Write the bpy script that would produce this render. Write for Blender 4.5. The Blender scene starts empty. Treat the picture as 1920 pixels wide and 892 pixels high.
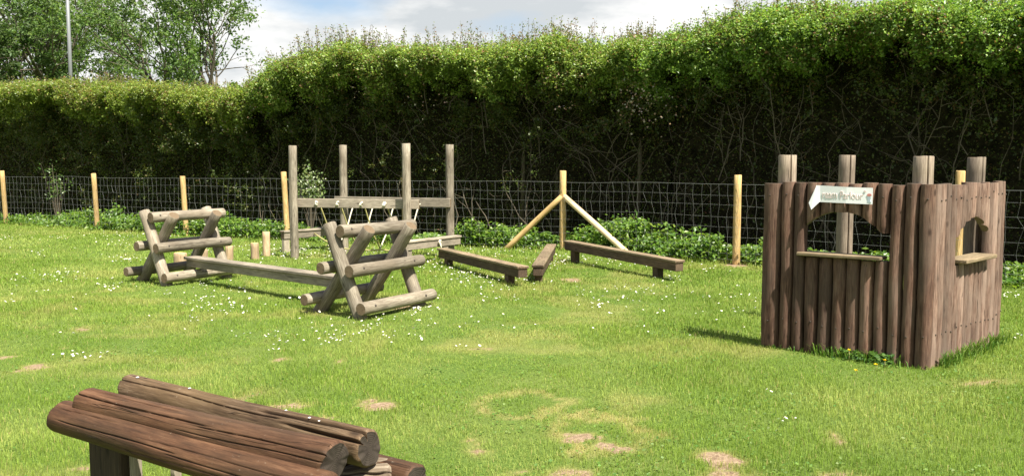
import bpy, math, random
import numpy as np
from mathutils import Vector

random.seed(7)
rng = np.random.default_rng(11)
scn = bpy.context.scene
COL = scn.collection

# ------------------------------------------------------------------ camera
FPX = 1653.0                       # focal length in pixels of the 1920 px wide photograph
PITCH = math.atan(138 / FPX)
EYE = np.array([0.0, 0.0, 1.5])
cd = bpy.data.cameras.new("camera")
cd.sensor_width = 36.0
cd.lens = 36.0 * FPX / 1920.0
cd.clip_start = 0.05
cd.clip_end = 2000
cam = bpy.data.objects.new("camera", cd)
cam.location = EYE
cam.rotation_euler = (math.pi / 2 - PITCH, 0, 0)
COL.objects.link(cam)
scn.camera = cam

# ------------------------------------------------------------------ light
SUN_EL = math.radians(58)
SUN_AZ = math.atan2(0.64, -0.77)   # clockwise from +Y: behind the camera, to the right
sun_dir = Vector((math.sin(SUN_AZ) * math.cos(SUN_EL), math.cos(SUN_AZ) * math.cos(SUN_EL), math.sin(SUN_EL)))
sd = bpy.data.lights.new("sun", "SUN")
sd.energy = 5.0
sd.angle = math.radians(0.6)
sd.color = (1.0, 0.94, 0.82)
sun = bpy.data.objects.new("sun", sd)
sun.rotation_euler = (-sun_dir).to_track_quat('-Z', 'Y').to_euler()
sun.location = (10, -12, 30)
COL.objects.link(sun)

scn.view_settings.view_transform = 'Standard'
scn.view_settings.look = 'None'
scn.view_settings.gamma = 1
scn.view_settings.use_curve_mapping = False
scn.view_settings.exposure = 1.38

world = bpy.data.worlds.new("World")
scn.world = world
world.use_nodes = True
wt = world.node_tree
wt.nodes.clear()
def wn(t, **k):
    n = wt.nodes.new(t)
    for a, b in k.items(): setattr(n, a, b)
    return n
w_out = wn('ShaderNodeOutputWorld'); w_bg = wn('ShaderNodeBackground')
w_bg.inputs['Strength'].default_value = 0.064
sky = wn('ShaderNodeTexSky', sky_type='NISHITA', sun_disc=False)
sky.sun_elevation = SUN_EL; sky.sun_rotation = SUN_AZ
sky.air_density = 1.0; sky.dust_density = 1.2; sky.ozone_density = 1.2
tc = wn('ShaderNodeTexCoord')
sep = wn('ShaderNodeSeparateXYZ'); wt.links.new(tc.outputs['Generated'], sep.inputs[0])
zz = wn('ShaderNodeMath', operation='MAXIMUM'); zz.inputs[1].default_value = 0.0
wt.links.new(sep.outputs['Z'], zz.inputs[0])
za = wn('ShaderNodeMath', operation='ADD'); za.inputs[1].default_value = 0.22
wt.links.new(zz.outputs[0], za.inputs[0])
dv = wn('ShaderNodeVectorMath', operation='DIVIDE')
cmb = wn('ShaderNodeCombineXYZ')
for i in range(3): wt.links.new(za.outputs[0], cmb.inputs[i])
wt.links.new(tc.outputs['Generated'], dv.inputs[0]); wt.links.new(cmb.outputs[0], dv.inputs[1])
mp = wn('ShaderNodeMapping'); mp.inputs['Location'].default_value = (2.3, 0.4, 1.7)
wt.links.new(dv.outputs[0], mp.inputs[0])
nz = wn('ShaderNodeTexNoise'); nz.inputs['Scale'].default_value = 1.15; nz.inputs['Detail'].default_value = 7; nz.inputs['Roughness'].default_value = 0.52
wt.links.new(mp.outputs[0], nz.inputs['Vector'])
cr = wn('ShaderNodeValToRGB'); cr.color_ramp.elements[0].position = 0.19; cr.color_ramp.elements[1].position = 0.36
zc = wn('ShaderNodeMath', operation='MULTIPLY_ADD'); zc.inputs[1].default_value = -.42; wt.links.new(zz.outputs[0], zc.inputs[0]); wt.links.new(nz.outputs['Fac'], zc.inputs[2])
wt.links.new(zc.outputs[0], cr.inputs[0])
nz2 = wn('ShaderNodeTexNoise'); nz2.inputs['Scale'].default_value = 2.1; nz2.inputs['Detail'].default_value = 6; nz2.inputs['Roughness'].default_value = 0.55
mp2 = wn('ShaderNodeMapping'); mp2.inputs['Location'].default_value = (5.1, 3.0, 0.2)
wt.links.new(dv.outputs[0], mp2.inputs[0]); wt.links.new(mp2.outputs[0], nz2.inputs['Vector'])
cr2 = wn('ShaderNodeValToRGB')
cr2.color_ramp.elements[0].position = 0.38; cr2.color_ramp.elements[0].color = (4.1, 4.35, 4.5, 1)
cr2.color_ramp.elements[1].position = 0.54; cr2.color_ramp.elements[1].color = (6.3, 6.3, 6.2, 1)
wt.links.new(nz2.outputs['Fac'], cr2.inputs[0])
mx = wn('ShaderNodeMixRGB')
wt.links.new(cr.outputs[0], mx.inputs[0]); wt.links.new(sky.outputs[0], mx.inputs[1]); wt.links.new(cr2.outputs[0], mx.inputs[2])
wt.links.new(mx.outputs[0], w_bg.inputs[0]); wt.links.new(w_bg.outputs[0], w_out.inputs[0])

# ------------------------------------------------------------------ helpers: survey of the place
RT = np.array([1.0, 0, 0]); UP = np.array([0, math.sin(PITCH), math.cos(PITCH)]); FW = np.array([0, math.cos(PITCH), -math.sin(PITCH)])
def ray(px, py): return RT * (px - 960) / FPX + UP * (-(py - 446) / FPX) + FW
def G(px, py, z=0.0):
    d = ray(px, py); return EYE + d * ((z - EYE[2]) / d[2])
def PL(px, py, p, n):
    d = ray(px, py); n = np.asarray(n, float); return EYE + d * (np.dot(np.asarray(p) - EYE, n) / np.dot(d, n))
def unit(v): v = np.asarray(v, float); return v / np.linalg.norm(v)
def A3(*v): return np.array(v, float)

# ------------------------------------------------------------------ helpers: meshes
def fast_mesh(name, V, polys, attrs=None, smooth=False):
    """polys: list of (int array KxN, material index)."""
    me = bpy.data.meshes.new(name)
    V = np.ascontiguousarray(V, dtype=np.float32)
    me.vertices.add(len(V)); me.vertices.foreach_set('co', V.ravel())
    polys = [(np.asarray(p, dtype=np.int32), m) for p, m in polys if len(p)]
    li = np.concatenate([p.ravel() for p, _ in polys]).astype(np.int32)
    tot = np.concatenate([np.full(len(p), p.shape[1], np.int32) for p, _ in polys])
    mi = np.concatenate([np.full(len(p), m, np.int32) for p, m in polys])
    me.loops.add(len(li)); me.loops.foreach_set('vertex_index', li)
    st = np.concatenate([[0], np.cumsum(tot)[:-1]]).astype(np.int32)
    me.polygons.add(len(tot)); me.polygons.foreach_set('loop_start', st)
    me.polygons.foreach_set('material_index', mi)
    me.polygons.foreach_set('use_smooth', np.full(len(tot), smooth, dtype=bool))
    for k, a in (attrs or {}).items():
        a = np.ascontiguousarray(a, dtype=np.float32)
        if a.ndim == 1:
            me.attributes.new(k, 'FLOAT', 'POINT').data.foreach_set('value', a)
        elif a.shape[1] == 3:
            me.attributes.new(k, 'FLOAT_VECTOR', 'POINT').data.foreach_set('vector', a.ravel())
        else:
            me.attributes.new(k, 'FLOAT_COLOR', 'POINT').data.foreach_set('color', a.ravel())
    me.update(calc_edges=True)
    return me

def link(name, me, mats, parent=None, loc=None):
    o = bpy.data.objects.new(name, me)
    for m in (mats if isinstance(mats, (list, tuple)) else [mats]): me.materials.append(m)
    COL.objects.link(o)
    if parent is not None: o.parent = parent
    if loc is not None: o.location = loc
    return o

def tag(o, label=None, cat=None, group=None, kind=None):
    if label: o['label'] = label
    if cat: o['category'] = cat
    if group: o['group'] = group
    if kind: o['kind'] = kind
    return o

def thing(name, loc, label, cat, group=None):
    o = bpy.data.objects.new(name, None)
    o.empty_display_size = 0.1
    o.location = loc; COL.objects.link(o)
    return tag(o, label, cat, group)

def copy_tree(o, loc, label):
    c = o.copy(); COL.objects.link(c); c.location = loc; c['label'] = label
    for ch in o.children:
        d = ch.copy(); COL.objects.link(d); d.parent = c
        for g in ch.children:
            e = g.copy(); COL.objects.link(e); e.parent = d
    return c

class MB:
    """collects logs, boards and tubes; build() links them as one mesh relative to its thing."""
    def __init__(s, org=(0, 0, 0)):
        s.org = np.asarray(org, float); s.V = []; s.P = []; s.g = []; s.t = []; s.r = []; s.n = 0
    def put(s, V, polys, grain, tone, ring=None):
        V = np.asarray(V, float)
        s.V.append(V - s.org); s.g.append(np.asarray(grain, float)); s.t.append(np.full(len(V), tone) if np.isscalar(tone) else tone)
        s.r.append(np.zeros(len(V)) if ring is None else ring)
        for p, m in polys: s.P.append((np.asarray(p, int) + s.n, m))
        s.n += len(V)
    def build(s, name, mats, parent=None, smooth=True):
        me = fast_mesh(name, np.concatenate(s.V), s.P, {'grain': np.concatenate(s.g), 'tone': np.concatenate(s.t), 'ring': np.concatenate(s.r)}, smooth)
        o = link(name, me, mats, parent)
        if parent is None: o.location = s.org
        return o

def frame(a):
    a = unit(a)
    if abs(a[2]) > 0.9:
        e1 = unit(A3(1, 0, 0) - a * a[0]); e2 = np.cross(a, e1)
    else:
        e2 = unit(A3(0, 0, 1) - a * a[2]); e1 = np.cross(a, e2)
    return a, e1, e2

def log(mb, p0, p1, r0, r1=None, n=16, m=8, wob=0.035, bend=0.006, cracks=(), caps=(True, True), tone=None, bev=0.1, lump=0.0, mats=(0, 1), ragged=.003):
    p0 = np.asarray(p0, float); p1 = np.asarray(p1, float); r1 = r0 if r1 is None else r1
    a, e1, e2 = frame(p1 - p0); L = np.linalg.norm(p1 - p0)
    tone = rng.uniform(0, 1) if tone is None else tone
    be = min(bev * r0, 0.3 * L)
    t = np.concatenate([[0], np.linspace(be / L, 1 - be / L, m + 1), [1]])
    ang = np.linspace(0, 2 * math.pi, n, endpoint=False)
    T, AN = np.meshgrid(t, ang, indexing='ij')
    rad = r0 + (r1 - r0) * T
    nzv = np.zeros_like(T)
    for k in range(1, 5):
        ph = rng.uniform(0, 6.28, 4)
        nzv += (np.sin(k * AN + ph[0] + 1.5 * np.sin(T * L * 2 + ph[1])) + 0.6 * np.sin(k * AN + T * L * rng.uniform(3, 9) + ph[2])) / k
    rad = rad * (1 + wob * 0.5 * nzv)
    if lump:
        for k in range(9):
            c0, a0, wd = rng.uniform(0.05, .95), rng.uniform(0, 6.28), rng.uniform(.12, .3)
            da = np.angle(np.exp(1j * (AN - a0))); dt = (T - c0) * L / (r0 * 1.6)
            rad += r0 * lump * rng.uniform(-.3, 1) * np.exp(-(da / (wd * 3)) ** 2 - dt ** 2)
    for (a0, hw, dep, t0, t1, wan) in cracks:
        ph = rng.uniform(0, 6.28, 3)
        ac = a0 + wan * (np.sin(T * 5 + ph[0]) + .5 * np.sin(T * 13 + ph[1]))
        env = np.clip((T - t0) / .06, 0, 1) * np.clip((t1 - T) / .06, 0, 1)
        if t0 <= 0: env = np.clip((t1 - T) / .12, 0, 1)
        if t1 >= 1: env = np.clip((T - t0) / .12, 0, 1) if t0 > 0 else np.ones_like(T)
        da = np.angle(np.exp(1j * (AN - ac)))
        rad -= r0 * dep * env * np.exp(-(da / hw) ** 2)
    rad[0] *= (1 - bev); rad[-1] *= (1 - bev)
    b1 = rng.uniform(-1, 1, 2) * bend
    cx = b1[0] * np.sin(T * math.pi) ; cy = b1[1] * np.sin(T * math.pi)
    X = rad * np.cos(AN) + cx; Y = rad * np.sin(AN) + cy
    P = p0 + (T * L)[..., None] * a + X[..., None] * e1 + Y[..., None] * e2
    for row, sg_ in ((0, -1), (-1, 1)):
        rgd = sum(np.sin(kk * ang + rng.uniform(0, 6.28)) / kk ** .7 for kk in (1, 2, 3, 5, 8, 13)) * ragged * .5
        P[row] += (rgd * sg_)[:, None] * a; P[row + (1 if row == 0 else -1)] += (rgd * sg_ * .8)[:, None] * a
    off = rng.uniform(-50, 50, 3)
    Gr = np.stack([X, Y, T * L], -1) + off
    k = len(t)
    idx = np.arange(k * n).reshape(k, n)
    q = np.stack([idx[:-1], np.roll(idx, -1, 1)[:-1], np.roll(idx, -1, 1)[1:], idx[1:]], -1).reshape(-1, 4)
    mb.put(P.reshape(-1, 3), [(q, mats[0])], Gr.reshape(-1, 3), tone, np.ones(k * n))
    for ci, row, flip in ((caps[0], 0, True), (caps[1], k - 1, False)):
        if not ci: continue
        rim = P[row]; cen = rim.mean(0)
        V = np.concatenate([rim, [cen]])
        gr = np.concatenate([Gr[row], [Gr[row].mean(0)]])
        i = np.arange(n); j = (i + 1) % n
        tri = np.stack([i, j, np.full(n, n)], -1)
        if flip: tri = tri[:, ::-1]
        mb.put(V, [(tri, mats[1])], gr, tone, np.concatenate([np.ones(n), [0]]))

def board(mb, c0, c1, wv, hv, tone=None, bev=0.005, mats=(0, 1)):
    """box from c0 to c1 (axis centre line), full extents wv (width vector), hv (height vector)."""
    c0 = np.asarray(c0, float); c1 = np.asarray(c1, float); wv = np.asarray(wv, float); hv = np.asarray(hv, float)
    tone = rng.uniform(0, 1) if tone is None else tone
    a = unit(c1 - c0); L = np.linalg.norm(c1 - c0); w = unit(wv); h = unit(hv); W = np.linalg.norm(wv); Hh = np.linalg.norm(hv)
    if np.dot(np.cross(a, w), h) < 0: w = -w
    ex = np.array([L / 2, W / 2, Hh / 2]); bev = min(bev, ex.min() * .45)
    off = rng.uniform(-50, 50, 3)
    V = []; idx = {}
    for sx in (-1, 1):
        for sy in (-1, 1):
            for sz in (-1, 1):
                for ax in range(3):
                    p = np.array([sx, sy, sz]) * (ex - bev)
                    p[ax] = (sx, sy, sz)[ax] * ex[ax]
                    idx[(sx, sy, sz, ax)] = len(V); V.append(p)
    V = np.array(V); S = (-1, 1)
    quads = []; endq = []; tris = []
    for ax in range(3):
        b, c = (ax + 1) % 3, (ax + 2) % 3
        for s in S:
            loop = []
            for (u, v) in ((-1, -1), (1, -1), (1, 1), (-1, 1)):
                k = [0, 0, 0]; k[ax] = s; k[b] = u; k[c] = v; loop.append(idx[tuple(k) + (ax,)])
            if s < 0: loop = loop[::-1]
            (endq if ax == 0 else quads).append(loop)
    for ax in range(3):                                  # chamfers along axis ax, between faces b and c
        b, c = (ax + 1) % 3, (ax + 2) % 3
        for u in S:
            for v in S:
                def I(s, f):
                    k = [0, 0, 0]; k[ax] = s; k[b] = u; k[c] = v; return idx[tuple(k) + (f,)]
                loop = [I(-1, b), I(1, b), I(1, c), I(-1, c)]
                if u * v < 0: loop = loop[::-1]
                quads.append(loop[::-1] if False else loop)
    for sx in S:
        for sy in S:
            for sz in S:
                l = [idx[(sx, sy, sz, 0)], idx[(sx, sy, sz, 1)], idx[(sx, sy, sz, 2)]]
                tris.append(l if sx * sy * sz > 0 else l[::-1])
    mid = (c0 + c1) / 2
    P = mid + V[:, :1] * a + V[:, 1:2] * w + V[:, 2:3] * h
    gr = V[:, [1, 2, 0]] + off
    mb.put(P, [(quads, mats[0]), (endq, mats[1]), (tris, mats[0])], gr, tone, np.full(len(V), 0.8))

def tube(mb, pts, rads, n=6, tone=None, mats=0, cap=True):
    pts = np.asarray(pts, float); k = len(pts)
    rads = np.full(k, rads) if np.isscalar(rads) else np.asarray(rads, float)
    tone = rng.uniform(0, 1) if tone is None else tone
    tan = np.gradient(pts, axis=0); tan /= np.linalg.norm(tan, axis=1)[:, None] + 1e-9
    _, e1, _ = frame(tan[0])
    V = []; gr = []; ang = np.linspace(0, 2 * math.pi, n, endpoint=False); acc = 0; off = rng.uniform(-50, 50, 3)
    for i in range(k):
        e1 = unit(e1 - tan[i] * np.dot(e1, tan[i])); e2 = np.cross(tan[i], e1)
        if i: acc += np.linalg.norm(pts[i] - pts[i - 1])
        c, s = np.cos(ang) * rads[i], np.sin(ang) * rads[i]
        V.append(pts[i] + c[:, None] * e1 + s[:, None] * e2)
        gr.append(np.stack([c, s, np.full(n, acc)], -1) + off)
    V = np.concatenate(V); gr = np.concatenate(gr)
    idx = np.arange(k * n).reshape(k, n)
    q = np.stack([idx[:-1], np.roll(idx, -1, 1)[:-1], np.roll(idx, -1, 1)[1:], idx[1:]], -1).reshape(-1, 4)
    polys = [(q, mats)]
    if cap: polys += [(idx[0][::-1][None], mats), (idx[-1][None], mats)]
    mb.put(V, polys, gr, tone)

# ------------------------------------------------------------------ materials
class NT:
    def __init__(s, name):
        s.m = bpy.data.materials.new(name); s.m.use_nodes = True; s.t = s.m.node_tree; s.t.nodes.clear()
        s.out = s.n('ShaderNodeOutputMaterial')
    def n(s, typ, **k):
        x = s.t.nodes.new(typ)
        for a, b in k.items(): setattr(x, a, b)
        return x
    def l(s, a, b): s.t.links.new(a, b)
    def attr(s, name): return s.n('ShaderNodeAttribute', attribute_name=name)
    def noise(s, vec, scale, detail=4, rough=.55):
        x = s.n('ShaderNodeTexNoise'); x.inputs['Scale'].default_value = scale; x.inputs['Detail'].default_value = detail; x.inputs['Roughness'].default_value = rough
        if vec is not None: s.l(vec, x.inputs['Vector'])
        return x.outputs['Fac']
    def mapping(s, vec, scale):
        x = s.n('ShaderNodeMapping'); x.inputs['Scale'].default_value = scale; s.l(vec, x.inputs['Vector']); return x.outputs[0]
    def ramp(s, fac, stops):
        x = s.n('ShaderNodeValToRGB'); e = x.color_ramp.elements
        while len(e) < len(stops): e.new(.5)
        for i, (p, c) in enumerate(stops): e[i].position = p; e[i].color = (*c, 1) if len(c) == 3 else c
        s.l(fac, x.inputs[0]); return x.outputs[0]
    def mix(s, fac, a, b, mode='MIX'):
        x = s.n('ShaderNodeMixRGB', blend_type=mode)
        for v, i in ((fac, 0), (a, 1), (b, 2)):
            if isinstance(v, (int, float)): x.inputs[i].default_value = v
            elif isinstance(v, tuple): x.inputs[i].default_value = (*v, 1)
            else: s.l(v, x.inputs[i])
        return x.outputs[0]
    def math(s, op, a, b=0.0, clamp=False):
        x = s.n('ShaderNodeMath', operation=op); x.use_clamp = clamp
        for v, i in ((a, 0), (b, 1)):
            if isinstance(v, (int, float)): x.inputs[i].default_value = v
            else: s.l(v, x.inputs[i])
        return x.outputs[0]
    def maprange(s, v, a, b, c, d):
        x = s.n('ShaderNodeMapRange'); s.l(v, x.inputs[0])
        for i, y in enumerate((a, b, c, d)): x.inputs[i + 1].default_value = y
        return x.outputs[0]
    def bsdf(s, color, rough=.8, spec=.25, normal=None):
        x = s.n('ShaderNodeBsdfPrincipled')
        if isinstance(color, tuple): x.inputs['Base Color'].default_value = (*color, 1)
        else: s.l(color, x.inputs['Base Color'])
        if isinstance(rough, (int, float)): x.inputs['Roughness'].default_value = rough
        else: s.l(rough, x.inputs['Roughness'])
        x.inputs['Specular IOR Level'].default_value = spec
        if normal is not None: s.l(normal, x.inputs['Normal'])
        return x.outputs[0]
    def bump(s, h, strength=.5, dist=.01):
        x = s.n('ShaderNodeBump'); x.inputs['Strength'].default_value = strength; x.inputs['Distance'].default_value = dist; s.l(h, x.inputs['Height']); return x.outputs[0]
    def done(s, sh): s.l(sh, s.out.inputs['Surface']); return s.m

def wood(name, dark, mid, light, alt, alt_amt=.5, crack=.8, fine=85, rough=.8, spec=.25, bump=.5, speck=None, tone_lo=.72, tone_hi=1.2):
    n = NT(name); g = n.attr('grain').outputs['Vector']; tone = n.attr('tone').outputs['Fac']
    A = n.noise(n.mapping(g, (1, 1, .085)), fine, 7, .7)
    B = n.noise(n.mapping(g, (1, 1, .35)), 7, 5, .6)
    C = n.noise(n.mapping(g, (1, 1, .035)), 26, 2, .5)
    D = n.noise(n.mapping(g, (1, 1, .6)), 2.2, 4, .6)
    col = n.ramp(A, [(.32, dark), (.5, mid), (.7, light)])
    col = n.mix(n.math('MULTIPLY', n.maprange(B, .42, .66, 0, 1), alt_amt), col, alt)
    v = n.math('MULTIPLY', n.maprange(tone, 0, 1, tone_lo, tone_hi), n.maprange(D, .3, .7, .66, 1.26))
    cv = n.n('ShaderNodeCombineColor')
    for i in range(3): n.l(v, cv.inputs[i])
    col = n.mix(1.0, col, cv.outputs[0], 'MULTIPLY')
    cb = n.math('ABSOLUTE', n.math('SUBTRACT', C, .5))
    brk = n.maprange(n.noise(n.mapping(g, (1, 1, .25)), 6, 2), .45, .6, 0, 1)
    ck = n.math('MULTIPLY', n.maprange(cb, 0.0, .011, 1, 0), brk)
    col = n.mix(n.math('MULTIPLY', ck, crack), col, tuple(x * .18 for x in dark))
    vor = n.n('ShaderNodeTexVoronoi'); vor.inputs['Scale'].default_value = 6.5
    n.l(n.mapping(g, (1, 1, .45)), vor.inputs['Vector'])
    kn = n.maprange(vor.outputs['Distance'], .05, .11, 1, 0)
    col = n.mix(n.math('MULTIPLY', kn, .75), col, tuple(x * .45 for x in dark))
    if speck:
        sp = n.math('MULTIPLY', n.maprange(n.noise(g, 60, 4, .7), .64, .72, 0, 1), n.maprange(n.noise(g, 9, 3), .5, .62, 0, 1))
        col = n.mix(n.math('MULTIPLY', sp, .6), col, speck)
    h = n.math('SUBTRACT', n.math('MULTIPLY', A, .5), n.math('MULTIPLY', ck, 1.2))
    return n.done(n.bsdf(col, rough, spec, n.bump(h, bump, .006)))

def end_grain(name, dark, light, rings=7, rough=.85):
    n = NT(name); r = n.attr('ring').outputs['Fac']; g = n.attr('grain').outputs['Vector']
    w = n.noise(g, 30, 4)
    w2 = n.noise(g, 12, 3)
    s = n.math('SINE', n.math('MULTIPLY', n.math('ADD', n.math('POWER', r, .8), n.math('MULTIPLY', w2, .5)), rings * 6.28))
    col = n.mix(n.math('ADD', n.math('MULTIPLY', n.maprange(s, -1, 1, 0, 1), .2), n.math('MULTIPLY', n.maprange(w, .35, .65, 0, 1), .8)), dark, light)
    col = n.mix(n.math('MULTIPLY', n.maprange(w, .45, .7, 0, 1), .6), col, tuple(x * .45 for x in dark))
    return n.done(n.bsdf(col, rough, .2, n.bump(n.math('ADD', n.math('MULTIPLY', s, .08), w), .5, .005)))

M = {}
M['grey_log'] = wood('weathered_log', (.11, .09, .066), (.25, .215, .162), (.43, .385, .305), (.15, .12, .085), .75, crack=.9)
M['grey_log_end'] = end_grain('weathered_log_end', (.10, .068, .04), (.22, .165, .105))
M['grey_board'] = wood('weathered_board', (.15, .125, .095), (.28, .24, .185), (.40, .35, .27), (.20, .17, .13), .5)
M['brown_board'] = wood('stained_board', (.045, .028, .018), (.10, .067, .043), (.17, .12, .08), (.075, .055, .035), .6)
M['top_board'] = wood('sunlit_top_board', (.10, .068, .042), (.21, .155, .098), (.32, .255, .17), (.15, .125, .07), .5)  # beam tops lighter than their brown sides: sunlight put into the colour
M['wall_log'] = wood('stained_wall_log', (.046, .023, .015), (.122, .066, .045), (.225, .142, .10), (.155, .11, .084), .6, tone_lo=.6, tone_hi=1.32)
M['wall_log_sunlit'] = wood('sunlit_faded_wall_log', (.07, .039, .028), (.17, .106, .078), (.295, .207, .158), (.215, .16, .128), .7, tone_lo=.68, tone_hi=1.25)  # paler weathered copy; the sunlit side's brightness is put into the colour too
M['wall_log_end'] = end_grain('stained_wall_log_end', (.12, .09, .07), (.25, .2, .15))
M['sill_board'] = wood('bare_sill_board', (.09, .065, .04), (.18, .135, .08), (.29, .23, .145), (.13, .10, .058), .5)
M['post_log'] = wood('greyed_post_log', (.13, .10, .075), (.24, .19, .14), (.36, .30, .23), (.17, .13, .10), .5)
M['horse_log'] = wood('red_brown_log', (.030, .0145, .0075), (.074, .035, .0175), (.138, .072, .038), (.064, .039, .021), .6, crack=.5, fine=60, rough=.72, speck=(.32, .27, .2), bump=.7)
M['horse_log_worn'] = wood('worn_brown_log', (.036, .021, .012), (.098, .06, .033), (.21, .15, .095), (.115, .075, .035), .7, crack=.9, speck=(.4, .36, .3), bump=.8)
M['horse_end'] = end_grain('dark_log_end', (.026, .02, .016), (.065, .052, .04), 9)
M['drift_log'] = wood('silvered_log', (.05, .036, .024), (.17, .13, .09), (.38, .32, .24), (.10, .07, .045), .8, bump=1.2)
M['dark_panel'] = wood('dark_panel', (.022, .014, .01), (.045, .03, .021), (.075, .05, .035), (.04, .028, .02), .5)
M['pine_post'] = wood('new_pine_post', (.34, .21, .08), (.49, .33, .14), (.62, .46, .24), (.40, .27, .11), .5, crack=.35, fine=60, bump=.2, tone_lo=.85, tone_hi=1.08)
M['pine_sunlit'] = wood('sunlit_pine', (.5, .36, .19), (.64, .49, .29), (.75, .62, .42), (.58, .42, .23), .5, crack=.3, fine=60, bump=.2, tone_lo=.9, tone_hi=1.1)  # lighter copy of the post pine: sunlight on the right brace put into colour
M['pine_end'] = end_grain('new_pine_end', (.5, .34, .14), (.66, .48, .24))
M['stump'] = wood('stump_wood', (.24, .16, .09), (.42, .3, .18), (.55, .43, .29), (.33, .24, .15), .5, crack=.6)
M['twig'] = wood('twig_bark', (.055, .045, .032), (.105, .087, .062), (.165, .14, .10), (.08, .068, .04), .5, crack=0, bump=.2)
M['trunk'] = wood('tree_bark', (.05, .042, .032), (.10, .085, .065), (.17, .145, .11), (.09, .085, .05), .5, crack=.5, fine=30)

def simple(name, col, rough=.6, spec=.3, metal=0):
    n = NT(name); b = n.n('ShaderNodeBsdfPrincipled')
    nzf = n.noise(None, 40, 4); c = n.mix(n.math('MULTIPLY', nzf, .5), tuple(x * 1.12 for x in col), tuple(x * .75 for x in col))
    tcn = n.n('ShaderNodeTexCoord'); n.l(tcn.outputs['Object'], nzf.node.inputs['Vector'])
    n.l(c, b.inputs['Base Color']); b.inputs['Roughness'].default_value = rough; b.inputs['Specular IOR Level'].default_value = spec; b.inputs['Metallic'].default_value = metal
    return n.done(b.outputs[0])
M['wire'] = simple('galvanised_wire', (.2, .21, .2), .5, .4, .2)
M['steel'] = simple('grey_steel', (.2, .21, .22), .5, .4, .2)
M['bolt'] = simple('rusty_bolt', (.05, .04, .032), .6, .4, .3)
M['rope'] = simple('pale_rope', (.62, .58, .46), .9, .1)
M['rope_green'] = simple('mossy_rope', (.34, .31, .13), .9, .1)
M['paper'] = simple('white_laminate', (.74, .75, .75), .35, .5)
M['pink'] = simple('faded_red_print', (.74, .6, .575), .5, .3)
M['red'] = simple('red_print', (.62, .24, .21), .5, .3)
M['blue'] = simple('pale_blue_print', (.45, .52, .58), .5, .3)
M['white_bits'] = simple('white_droppings', (.75, .74, .7), .8, .1)
M['yellow_petal'] = simple('yellow_petal', (.85, .58, .01), .6, .2)

def leafmat(name, rough=.5, spec=.35, trans=.38, tboost=(1.25, 1.25, .7)):
    n = NT(name); c = n.attr('leaf_tint').outputs['Color']
    b = n.bsdf(c, rough, spec)
    t = n.n('ShaderNodeBsdfTranslucent'); n.l(n.mix(1.0, c, tboost, 'MULTIPLY'), t.inputs[0])
    mxs = n.n('ShaderNodeMixShader'); mxs.inputs[0].default_value = trans
    n.l(b, mxs.inputs[1]); n.l(t.outputs[0], mxs.inputs[2])
    return n.done(mxs.outputs[0])
M['leaf'] = leafmat('hedge_leaf', .38, .5, .45, (1.3, 1.25, .7))
M['grass'] = leafmat('grass_blade', .55, .25, .35)
M['petal'] = leafmat('white_petal', .7, .2, .3, (1, 1, 1))
M['tree_leaf'] = leafmat('tree_leaf', .5, .35, .42)

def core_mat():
    n = NT('shade_dark_core'); tcn = n.n('ShaderNodeTexCoord')
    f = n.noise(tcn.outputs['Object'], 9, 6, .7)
    return n.done(n.bsdf(n.ramp(f, [(.35, (.010, .010, .006)), (.65, (.04, .036, .02))]), 1, 0, n.bump(f, 1, .1)))  # near-black: the shade inside the hedge is put into the colour
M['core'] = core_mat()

def ground_mat():
    n = NT('lawn_soil'); tcn = n.n('ShaderNodeTexCoord'); p = tcn.outputs['Object']
    bare = n.attr('bare').outputs['Fac']; dry = n.attr('dry').outputs['Fac']
    a = n.noise(p, 55, 6, .7); b = n.noise(p, 1.3, 5, .6)
    g = n.ramp(a, [(.3, (.035, .06, .012)), (.5, (.085, .14, .025)), (.7, (.16, .22, .05))])
    g = n.mix(n.maprange(b, .4, .65, 0, .5), g, (.15, .18, .05))
    g = n.mix(dry, g, (.27, .24, .09))
    e = n.ramp(n.noise(p, 38, 7, .72), [(.3, (.12, .08, .05)), (.5, (.25, .178, .115)), (.68, (.38, .29, .2))])
    col = n.mix(n.maprange(bare, .35, .6, 0, 1), g, e)
    return n.done(n.bsdf(col, .95, .1, n.bump(n.noise(p, 60, 6, .7), .8, .02)))
M['ground'] = ground_mat()

# ------------------------------------------------------------------ the lawn
# worn patches: (px, py, half width px, half height px, strength) surveyed on the ground
patches = [(716, 750, 40, 12, 1), (627, 776, 17, 8, 1), (535, 762, 26, 9, .8), (470, 735, 35, 16, .5), (516, 676, 21, 6, .9), (900, 843, 26, 15, .7),
           (1072, 822, 48, 13, 1), (1165, 842, 34, 14, .95), (1372, 862, 55, 26, 1), (1570, 822, 30, 10, .75), (1075, 882, 46, 16, .7), (960, 884, 30, 8, .6),
           (5, 671, 22, 7, .9), (128, 880, 30, 9, .85), (52, 690, 24, 6, .8), (165, 617, 16, 4, .7), (1067, 525, 26, 5, .7), (900, 655, 40, 5, .5),
           (1848, 716, 70, 6, .55), (1560, 885, 40, 8, .7), (1855, 798, 14, 5, .7), (650, 672, 10, 3, .6), (120, 655, 18, 4, .6), (1880, 870, 20, 6, .55), (585, 585, 30, 8, .5), (1380, 497, 24, 4, 1), (745, 574, 36, 7, .7)]
rings = [(988, 757, 80, 21), (1125, 812, 98, 30)]
PG = []
for (px, py, hw, hh, st) in patches:
    c = G(px, py); PG.append((c[0], c[1], .86 * np.linalg.norm(G(px + hw, py) - c), .86 * abs(G(px, py - hh)[1] - c[1]), st))
RG = []
for (px, py, hw, hh) in rings:
    c = G(px, py); RG.append((c[0], c[1], np.linalg.norm(G(px + hw, py) - c), abs(G(px, py - hh)[1] - c[1])))

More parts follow.
